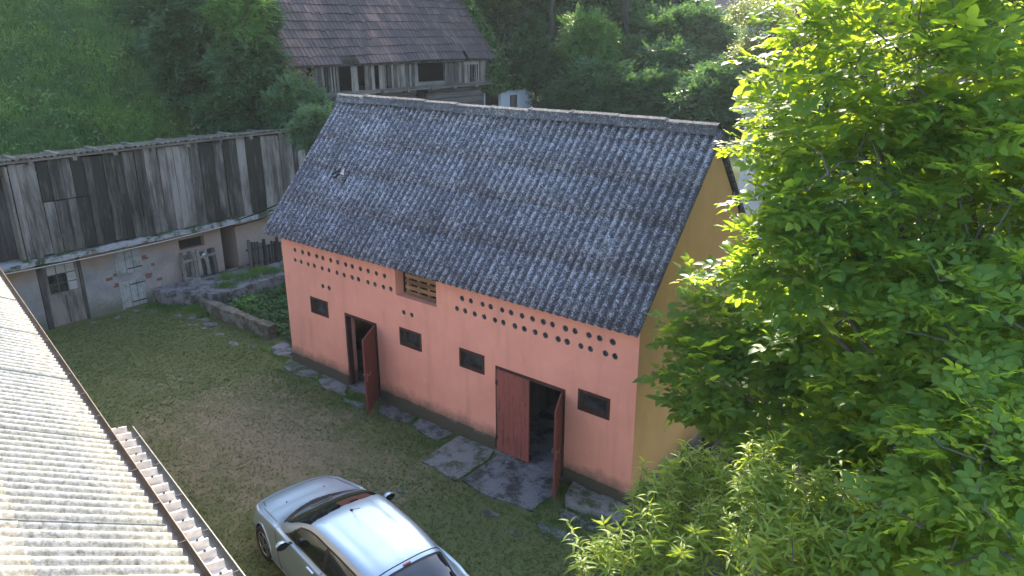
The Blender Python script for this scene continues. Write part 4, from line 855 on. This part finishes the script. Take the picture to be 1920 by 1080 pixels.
# ---- peach trees
pl_ = [leaflet(1, .25, dr_, .18, narrow=True) for dr_ in (.5, .8, 1.1)]
def peach(name, label, base, shoots, seed):
    t_ = thing(name, label, 'tree', base, 'young peach trees by the gable'); g = np.random.default_rng(seed); P, D, N, Sx = [], [], [], []; tk = MB(); b0 = Vector(base)
    for (u, v, dp, r, n) in shoots:
        c = np.array(atdep(u, v, dp)); mid = Vector(base).lerp(Vector(c), .5)
        tk.tube([b0, b0.lerp(mid, .6)+Vector((.02, 0, .2)), Vector(c)-Vector((0, 0, r*.4))], [.035, .022, .01], 6, False)
        for k in range(n):
            a0 = c+g.normal(size=3)*r*np.array([.55, .55, .5]); dr_ = np.array([g.normal()*.5, g.normal()*.5, .8+.5*g.random()]); dr_ /= np.linalg.norm(dr_); ln = g.uniform(.22, .5)
            tk.tube([Vector(a0-dr_*.1), Vector(a0+dr_*ln)], [.006, .003], 3, False); nl = int(g.integers(14, 24)); az = g.random()*6
            for q in range(nl):
                f = q/nl; a_ = az+q*2.4; sd2 = np.array([math.cos(a_), math.sin(a_), .55-.5*(1-f)]); P.append(a0+dr_*ln*f); D.append(sd2+dr_*(.25+.5*f)); N.append(dr_+g.normal(size=3)*.25); Sx.append(g.uniform(.13, .19)*(1-.35*f))
    P, D, N, Sx = map(np.array, (P, D, N, Sx)); Fm = frames(D, N, Sx); vr = g.integers(0, 3, len(P))
    tag(put('crown', fastmesh('crown', *joinT([scatter(*pl_[k], Fm[vr == k], P[vr == k]) for k in range(3)]), M['peach'], False), t_), kind='stuff'); tk.build('trunk', M['bark'], t_); return t_
peach('peach_tree', 'young peach tree in shade by the gable corner', tuple(atz(1330, 1130, .0)), [(1330,930,9.6,.42,26),(1250,960,9.6,.34,17),(1390,960,9.4,.34,17),(1300,1030,9.0,.40,24),(1210,1050,8.8,.34,17),(1130,1070,8.6,.22,10),(1390,1060,8.7,.34,15),(1225,935,9.8,.18,6),(1280,905,9.8,.16,6),(1350,890,9.9,.2,7),(1150,1045,8.7,.14,5),(1290,1100,8.6,.4,16),(1245,1005,9.4,.2,8)], 1)
peach('peach_tree', 'young peach tree catching the sun below the walnut', tuple((14.6, -4.4, 0)), [(1430,925,7.7,0.21,12),(1480,960,7.5,0.35,24),(1540,990,7.3,0.37,26),(1450,1040,7.1,0.33,20),(1600,1020,7.1,0.30,17),(1520,1070,6.9,0.35,20),(1425,900,7.8,0.10,5),(1420,1010,7.3,0.17,8),(1640,980,7.3,0.22,10),(1600,1080,6.7,0.26,12)], 2)
# ---- shrub with dry flower heads
dsh = thing('flowering_shrub', 'shrub with dry beige flower heads under the walnut', 'shrub', tuple(atz(1530, 1010, 0)))
ch = compound(77, 4, .30, .36, .2, 1.1, .15); n = 240; c = np.array(atdep(1620, 960, 9.6)); d = unit(n); P = c+d*rng.random((n, 1))**.4*np.array([1.0, 1.0, .8]); 
tag(put('foliage', fastmesh('foliage', *scatter(*ch, frames(d+rng.normal(size=(n, 3))*.5, np.tile([0, 0, 1.], (n, 1))+rng.normal(size=(n, 3))*.3, rng.uniform(.3, .5, n)), P), M['walnut'], False), dsh), kind='stuff')
sm_ = MB()
for (u, v) in ((1500, 905), (1512, 912), (1555, 915), (1497, 893), (1560, 905)):
    q = np.array(atdep(u, v, 9.2)); n = 150; dd = rng.normal(size=(n, 3))*np.array([.035, .035, .07]); T0 = leaflet(1, .5, .1)
    put('flower_head', fastmesh('flower_head', *scatter(*T0, frames(unit(n), unit(n), rng.uniform(.012, .03, n)), q+dd), M['panicle'], False), dsh); sm_.tube([Vector(c), Vector(q)], [.012, .005], 4, False)
sm_.tube([Vector(c)-Vector((0, 0, 2.2)), Vector(c)], [.04, .015], 6); sm_.build('stem', M['bark'], dsh)
# ---- background trees
def crownmesh(name, seed, n, tpl, mat, size=(.35, .6), nl=16, flat=.85, lob=(.35, .5)):
    g = np.random.default_rng(seed); lc = unit(nl, g)*g.uniform(.35, .72, (nl, 1))*np.array([1, 1, flat]); lr = g.uniform(*lob, nl); k = g.integers(0, nl, n)
    d = unit(n, g); d[:, 2] = np.abs(d[:, 2])*.9+d[:, 2]*.1; d /= np.linalg.norm(d, axis=1, keepdims=True)
    p = lc[k]+d*(lr[k]*g.uniform(.6, 1.05, n))[:, None]; dr_ = d*.6+g.normal(size=(n, 3))*.55; dr_[:, 2] -= .15
    return p, dr_, np.tile([0, 0, 1.], (n, 1))+d*.4+g.normal(size=(n, 3))*.25
def frond(seed, pairs, LL, w_, curve):
    r = random.Random(seed); ps = []
    for k in range(pairs*2+1):
        x = .25+.75*(k//2)/max(1, pairs-.5) if k < pairs*2 else 1.0; sg = (1 if k % 2 else -1); ax = sg*r.uniform(.8, 1.25) if k < pairs*2 else 0; ll = LL*r.uniform(.8, 1.15); z0 = -curve*x*x; dz = -r.uniform(.1, .45)*ll
        e = np.array([math.cos(ax), math.sin(ax), 0]); f_ = np.array([-math.sin(ax), math.cos(ax), 0]); o_ = np.array([x, 0, z0])
        ps.append((np.array([o_, o_+e*ll*.5+f_*ll*w_/2+[0, 0, dz*.3+.03*ll], o_+e*ll+[0, 0, dz], o_+e*ll*.5-f_*ll*w_/2+[0, 0, dz*.3-.03*ll]]), np.array([(0, 1, 2), (0, 2, 3)])))
    return joinT(ps)
fr1 = frond(201, 4, .34, .46, .25); fr2 = frond(202, 5, .28, .42, .3); sml = frond(203, 1, .6, .5, .1)
CM = {}
def cm(kind, vi):
    key = (kind, vi % {'forest': 5, 'bush': 4, 'tall': 3}.get(kind, 2))
    if key in CM: return CM[key]
    n, tpl, mat, sz = {'forest': (3200, fr1, 'forest', (.26, .44)), 'locust': (2800, fr2, 'locust', (.24, .40)), 'willow': (7000, sml, 'willow', (.06, .11)), 'tall': (1500, fr1, 'forest', (.24, .36)), 'bush': (1800, fr1, 'forest', (.30, .50))}[kind]
    p, d, nn = crownmesh(kind, len(kind)*37+key[1]*13, n, tpl, mat); g = np.random.default_rng(vi+5)
    CM[key] = fastmesh('crown', *scatter(*tpl, frames(d, nn, g.uniform(*sz, n)), p), M[mat], False); return CM[key]
def bgtree(name, label, u, v, dp, R_, kind, vi, group='trees behind the farmyard', xyz=None, cat='tree'):
    c = Vector(xyz) if xyz else atdep(u, v, dp); gz = float(hgt(c.x, c.y)); t_ = thing(name, label, cat, (c.x, c.y, gz-.1), group)
    k = tag(put('crown', cm(kind, vi), t_, c, (0, 0, vi*1.3+u*.01), (R_*(.92+.05*(vi % 4)), R_*(1.06-.05*(vi % 4)), R_)), kind='stuff'); m = MB(); b = Vector((c.x, c.y, gz-.1))
    if c.z-R_*.2 > gz:
        r0 = .06+.045*R_; m.tube([b, b.lerp(c, .5)+Vector((.1*R_*math.sin(u), .1*R_*math.cos(u), 0)), c+Vector((0, 0, R_*.3))], [r0, r0*.7, r0*.25], 8)
        for q in range(6): a_ = q*1.05+u; m.tube([b.lerp(c, .55+.06*q), c+Vector((math.cos(a_)*R_*.55, math.sin(a_)*R_*.55, R_*(.1*q-.2)))], [r0*.4, r0*.1], 5)
        m.build('trunk', M['barkd'], t_, True)
    return t_
for a in [('locust_tree', 'feathery green tree left of the tiled barn', 450,80,33,2.3,'locust',0), ('dark_tree', 'dark leafy tree on the hill above the plank shed', 350,30,39,3.0,'forest',1), ('dark_tree', 'shaded tree squeezed between feathery tree and barn', 468,60,28.2,1.0,'forest',2),
          ('dark_tree', 'shaded tree at the top left of the feathery tree', 400,20,30,1.9,'forest',16), ('dark_tree', 'small shaded tree over the bank beside the barn gable', 345,95,31,1.4,'forest',17), ('locust_tree', 'feathery sapling in front of the barn gable', 455,35,28,1.3,'locust',18), ('dark_tree', 'dark tree right behind the barn roof end', 985,50,47,3.6,'forest',3), ('locust_tree', 'fresh green feathery tree standing out of the dark wood', 1105,85,41,1.7,'locust',4), ('dark_tree', 'tall dark tree above the fresh green one', 1130,10,52,4.2,'forest',5),
          ('dark_tree', 'dark tree at the foot of the wood behind the ridge', 1130,195,39,2.1,'forest',6), ('dark_tree', 'dark tree below the distant tiled roof', 1290,100,44,2.7,'forest',7), ('dark_tree', 'dark tree low beside the pale house', 1330,215,36,2.1,'forest',8),
          ('dark_tree', 'dark tree between the fresh green tree and far roof', 1210,80,47,3.0,'forest',9), ('dark_tree', 'tree just above the overgrown store roof', 1000,130,44,1.7,'forest',10), ('dark_tree', 'low dark tree beside the overgrown store', 1065,215,40,1.4,'forest',11), ('dark_tree', 'dark tree just left of the pale sunlit tree', 1235,205,38,2.0,'forest',12),
          ('pale_tree', 'pale sunlit small leaved tree beside the far roof', 1440,75,37,2.5,'willow',13), ('pale_tree', 'pale tree peeping out behind the walnut top', 1640,40,34,2.6,'willow',14), ('dark_tree', 'dark tree between the pale house and the walnut', 1540,260,22.5,1.9,'forest',19), ('dark_tree', 'dark tree hidden behind the walnut crown', 1850,120,30,3.2,'forest',15)]: bgtree(*a)
for a in [('leafy_bush', 'bluish bush at the foot of the feathery tree', 480,190,29.5,1.35,'bush',1), ('leafy_bush', 'dark bush on the hill left of the feathery tree', 370,150,32,1.5,'bush',2), ('leafy_bush', 'bush tucked under the barn corner', 555,205,28,1.1,'bush',3), ('sumac_bush', 'green bush hanging over the end of the plank shed', 592,252,23.4,.8,'bush',4), ('leafy_bush', 'dark bush just above the shed roof', 430,225,29,1.2,'bush',5), ('leafy_bush', 'low bush by the top of the grassy bank', 300,110,36,1.3,'bush',6), ('leafy_bush', 'bush against the left gable of the barn', 455,130,28.5,1.3,'bush',7), ('leafy_bush', 'bush climbing the left barn verge', 492,40,28.4,.75,'bush',8), ('leafy_bush', 'undergrowth bush right of the whitewashed store', 1090,190,43,1.9,'bush',9), ('leafy_bush', 'undergrowth bush below the fresh green tree', 1110,120,45,2.2,'bush',10), ('leafy_bush', 'undergrowth bush in the middle of the wood', 1180,150,43,2.2,'bush',11), ('leafy_bush', 'undergrowth bush behind the far end of the ridge', 1260,160,41,2.2,'bush',12), ('leafy_bush', 'dark bush above the whitewashed store', 1040,100,48,2.6,'bush',13), ('leafy_bush', 'dark bush left of the pale house', 1360,170,36,1.7,'bush',14), ('leafy_bush', 'wood edge bush above the barn roof end', 940,10,52,2.6,'bush',15), ('leafy_bush', 'wood edge bush beneath the tall trunks', 1010,30,53,3.0,'bush',16), ('leafy_bush', 'wood edge bush behind the fresh green tree', 1090,25,53,3.0,'bush',17), ('leafy_bush', 'wood edge bush right of the fresh green tree', 1170,45,52,3.0,'bush',18), ('leafy_bush', 'wood edge bush left of the distant roof', 1250,40,51,2.8,'bush',19), ('leafy_bush', 'thicket at the top of the wood over the barn end', 950,-30,50,3.4,'bush',20), ('leafy_bush', 'thicket hiding the tall trunks in the wood', 1060,-10,50,3.4,'bush',21), ('leafy_bush', 'thicket over the fresh green tree', 1160,0,50,3.4,'bush',22), ('leafy_bush', 'thicket filling the slope behind the store', 985,95,47,2.4,'bush',23)]: bgtree(*a, group='bushes on the bank', cat='bush')
k = 0
for (x, y, zt, R_) in [(-34,16,23,4.5),(-29,19,22.5,4.3),(-25,23,22.5,4.2),(-21,24,22,4.0),(-17.5,25,21.3,3.8),(-14,26,20.8,3.8),(-10.5,26.5,19.2,3.6),(-39,10,24,4.5),(-43,3,25,4.8),(-46,-4,25,4.8),(-7,28,17,3.6),(-24,17,20.5,4.2),(-20,19,19,3.8),(-36,22,26,4.5),(-30,26,25,4.5)]:  # added trees, mostly out of view; crown heights set to shade the yard
    bgtree('shade_tree', 'tall tree added on the slope to shade the yard', 100*k, 0, 0, R_, 'tall', k % 3, 'trees added to cast shade', (x, y, zt-R_)); k += 1
# ---- stuff: grass and ground cover
blade = joinT([(np.array([(.02*math.cos(a_)-.03*math.sin(a_), .02*math.sin(a_)+.03*math.cos(a_), 0), (.02*math.cos(a_)+.03*math.sin(a_), .02*math.sin(a_)-.03*math.cos(a_), 0), (.30*math.cos(a_), .30*math.sin(a_), .75+.25*math.cos(3*a_)), (.62*math.cos(a_), .62*math.sin(a_), .9)]), np.array([(0, 1, 2), (0, 2, 2)])[:1]) for a_ in (0.2, 1.4, 2.7, 3.9, 5.2)])
weed = joinT([leaflet(.5, .4, .3, .1, (.05*math.cos(a_), .05*math.sin(a_), .25+.12*k), a_) for k, a_ in enumerate((0.3, 2.2, 4.1, 5.5, 1.1))])
def spread(name, tpl, mat, P, size, parent=None, tilt=.3, label=None, cat=None, up=None):
    n = len(P); a_ = rng.random(n)*6.283; d = np.stack([np.cos(a_), np.sin(a_), rng.normal(size=n)*tilt], 1); nn = np.tile([0, 0, 1.], (n, 1))+rng.normal(size=(n, 3))*tilt
    o = put(name, fastmesh(name, *scatter(*tpl, frames(d, nn, rng.uniform(*size, n)), P), mat, False), parent); return tag(o, label, cat, None, 'stuff')
n = 46000; x = -11.3-rng.random(n)**1.3*32; y = -14+rng.random(n)*26; x = np.where(y > 7, np.minimum(x, -17.5), x); keep = x < -11.2; x, y = x[keep], y[keep]
spread('hill_grass', blade, M['hillgrass'], np.stack([x, y, hgt(x, y)-.03], 1), (.28, .62), label='tall green grass covering the hillside', cat='grass')
n = 5000; x = -11.3-rng.random(n)*24; y = -14+rng.random(n)*22; x = np.where(y > 7, np.minimum(x, -17.5), x)
spread('hill_weeds', weed, M['hillgrass'], np.stack([x, y, hgt(x, y)+rng.random(n)*.2], 1), (.22, .5), label='leafy weeds among the hillside grass', cat='weeds')
n = 80000; x = -7.6+rng.random(n)*19.5; y = -7.6+rng.random(n)*8.2
blocked = ((y > -.05) & (x > -.1) & (x < 10.7)) | ((x < -5.4) & (y > 0)) | (y > .5)
mask = np.exp(-(((x-3)/5.5)**2+((y+3.1)/2.6)**2))+.25*np.sin(x*1.7+2*np.sin(y*1.3))*np.sin(y*2.1)
slabd = np.zeros(n, bool)
for mt, pls, z in SL:
    q = np.array(pls); slabd |= (x > q[:, 0].min()) & (x < q[:, 0].max()) & (y > q[:, 1].min()) & (y < q[:, 1].max()) & (rng.random(n) > .06)
g_ = (~blocked) & (~slabd); gr = g_ & (rng.random(n) > mask*1.05); dy_ = g_ & ~gr & (rng.random(n) < .75)
ylawn = joinT([(np.array([(-.006, 0, 0), (.006, 0, 0), (.02*math.cos(a_)*2, .02*math.sin(a_)*2, .022+.010*math.sin(a_*3))]), np.array([(0, 1, 2)])) for a_ in (0.3, 1.9, 3.4, 4.9)])
spread('yard_grass', ylawn, M['yardgrass'], np.stack([x[gr], y[gr], np.zeros(gr.sum())], 1), (.7, 1.5), label='short worn green grass of the yard', cat='grass')
spread('dry_grass', ylawn, M['drygrass'], np.stack([x[dy_], y[dy_], np.zeros(dy_.sum())], 1), (.6, 1.1), label='dry trampled grass in the middle of the yard', cat='grass')
n = 15000; x = -5.5+rng.random(n)*5.4; y = .72+rng.random(n)*4.6; ok = ~((x < -5.3) & (y > 1)) & (x < -.05); lump = .16+.2*np.sin(x*2.3+y)*np.sin(y*2.9+1)+.1*np.sin(x*5)*np.cos(y*6.1)
z = np.maximum(.03, lump+.12)*(.5+.5*rng.random(n)); lf1 = leaflet(1, .8, .25)
spread('ivy_bed', lf1, M['ivy'], np.stack([x, y, z], 1)[ok], (.06, .12), tilt=.45, label='dark ground ivy filling the bed behind the low wall', cat='ivy')
c = np.array(atz(460, 570, .35)); n = 420; tg = thing('weed_plant', 'bright green weed in the ivy bed', 'plant', (c[0], c[1], 0))
o = spread('foliage', lf1, M['locust'], c+rng.normal(size=(n, 3))*np.array([.2, .2, .1]), (.06, .12), tg, .5); MB().tube([(c[0], c[1], -.02), (c[0], c[1], .4)], [.015, .006], 5).build('stem', M['twig'], tg)
tuft = joinT([(np.array([(-.01, .01, 0), (.01, -.01, 0), (.22*math.cos(a_), .22*math.sin(a_), .75)]), np.array([(0, 1, 2)])) for a_ in np.linspace(0, 5.6, 7)])
def tufts(name, pts, n, s, label, mat='hillgrass', sz=(.12, .26), zz=.0):
    P = []
    for (x_, y_, r_) in pts: P.append(np.array([x_, y_, zz])+rng.normal(size=(n, 3))*np.array([r_, r_, 0]))
    return spread(name, tuft, M[mat], np.concatenate(P), sz, label=label, cat='grass', tilt=.2)
tufts('platform_grass', [(-6.4,2.6,.28),(-6.7,3.3,.25),(-6.1,1.7,.16),(-6.9,2.2,.12),(-6.2,3.6,.2)], 260, .2, 'grass growing on the concrete platform', zz=.45)
tufts('platform_foot_grass', [(-6.6,-.05,.16),(-6.0,.35,.18),(-5.5,.6,.16),(-7.2,-.3,.14),(-5.2,.35,.1)], 260, .2, 'grass tufts at the foot of the platform')
tufts('wall_foot_grass', [(10.05,-.12,.07),(3.2,-.5,.2),(3.0,-.25,.12),(4.0,-.75,.25),(5.9,-.75,.2),(9.2,-.35,.12),(9.9,-1.2,.25),(11.0,-.9,.3),(1.2,-.75,.25),(.3,-.7,.25),(2.9,-.8,.2),(11.2,-1.6,.3),(-2.4,.35,.06)], 110, .2, 'grass tufts along the foot of the pink wall', sz=(.08, .18))
n = 16000; x = 11.2+rng.random(n)*18; y = -9+rng.random(n)*24; kp = (np.sin(x*.9+y*.4)+np.sin(y*1.3)+rng.normal(size=n)*.8 > -.4) & ~((x > 10.5) & (x < 11.3) & (y > 0) & (y < 5))
spread('orchard_grass', tuft, M['hillgrass'], np.stack([x, y, hgt(x, y)], 1)[kp], (.12, .34), label='rough grass under and beyond the walnut tree', cat='grass', tilt=.25)
P = []
for mt, pls, z in SL:
    for k in range(len(pls)):
        p, q = pls[k], pls[(k+1) % len(pls)]
        for s_ in np.linspace(0, 1, 26):
            if rng.random() < .55: P.append([p[0]+(q[0]-p[0])*s_+rng.normal()*.05, min(-.06, p[1]+(q[1]-p[1])*s_+rng.normal()*.05), 0])
P = np.array(P); P = P[(P[:, 0] < 2.4) | (P[:, 0] > 3.6) | (P[:, 1] < -.3)]
spread('joint_grass', tuft, M['hillgrass'], np.repeat(P, 4, axis=0)+rng.normal(size=(len(P)*4, 3))*np.array([.05, .05, 0]), (.07, .16), label='grass growing in the joints of the concrete slabs', cat='grass', tilt=.25)
# vines
def vine(name, label, lo, hi, n, mat, size, parent=None):
    P = rng.uniform(lo, hi, (n, 3)); return spread(name, lf1, M[mat], P, size, parent, .8, label, 'vine')
n = 5200; y = rng.uniform(7.3, 9.1, n); z = rng.uniform(4.3, 7.5, n); x = -10.45+rng.normal(size=n)*.10-.12*(y > 8.4); kp = (z < 7.4-(y-7.3)*.4) | (rng.random(n) < .2)
spread('dry_vine', lf1, M['dryvine'], np.stack([x, y, z], 1)[kp], (.09, .17), tilt=.9, label='dry brown vine covering the left end of the barn', cat='vine')
n = 2600; s_ = rng.random(n); P = np.stack([-10.4-s_*3.3+rng.normal(size=n)*.12, 21.35+rng.normal(size=n)*.22-.5*s_*rng.random(n), 7.35+s_*3.3*math.tan(bt)+rng.normal(size=n)*.15], 1)
spread('roof_vine', lf1, M['ivy'], P, (.10, .2), tilt=.8, label='green vine climbing the right edge of the barn roof', cat='vine')
n = 4200; y = rng.uniform(20.4, 26.2, n); P = np.stack([rng.uniform(-13.8, -10.7, n), y, 5.7+.35*rng.random(n)+.3*np.sin(y*2.2)**2], 1); h2_ = rng.random(n) < .3; P[h2_, 0] = -10.95+rng.normal(size=h2_.sum())*.1; P[h2_, 2] = 5.9-rng.random(h2_.sum())**2*1.3*(np.abs(y[h2_]-25.4) < .8)-.3*rng.random(h2_.sum())
spread('store_creeper', lf1, M['ivy'], P, (.12, .22), tilt=.7, label='creeper smothering the roof of the whitewashed store', cat='vine')
n = 1300; P = np.stack([-10.4+rng.normal(size=n)*.15, 21.2+rng.normal(size=n)*.3, rng.uniform(5.5, 7.2, n)], 1)
spread('corner_vine', lf1, M['ivy'], P, (.10, .2), tilt=.8, label='green vine hanging down the right barn corner', cat='vine')
n = 1500; y = rng.uniform(-4.8, 7.2, n); P = np.stack([-7.42+rng.normal(size=n)*.05, y, 2.33+rng.random(n)*.05], 1)[np.sin(y*1.9)+np.sin(y*4.7) > .2]
spread('ledge_moss', lf1, M['ivy'], P, (.03, .07), tilt=.6, label='moss along the shed ledge', cat='moss')

# ================================================================ HAZE
hz = NT('haze'); pv = hz.n('ShaderNodeVolumePrincipled'); pv.inputs['Color'].default_value = (.90, .96, 1, 1); pv.inputs['Density'].default_value = .00032; pv.inputs['Anisotropy'].default_value = .3
hz.l(pv.outputs[0], hz.out.inputs['Volume']); hz.t.nodes.remove(hz.b)
tag(MB().box(-310, 310, -310, 310, -1.5, 62).build('haze', hz.m), kind='stuff')
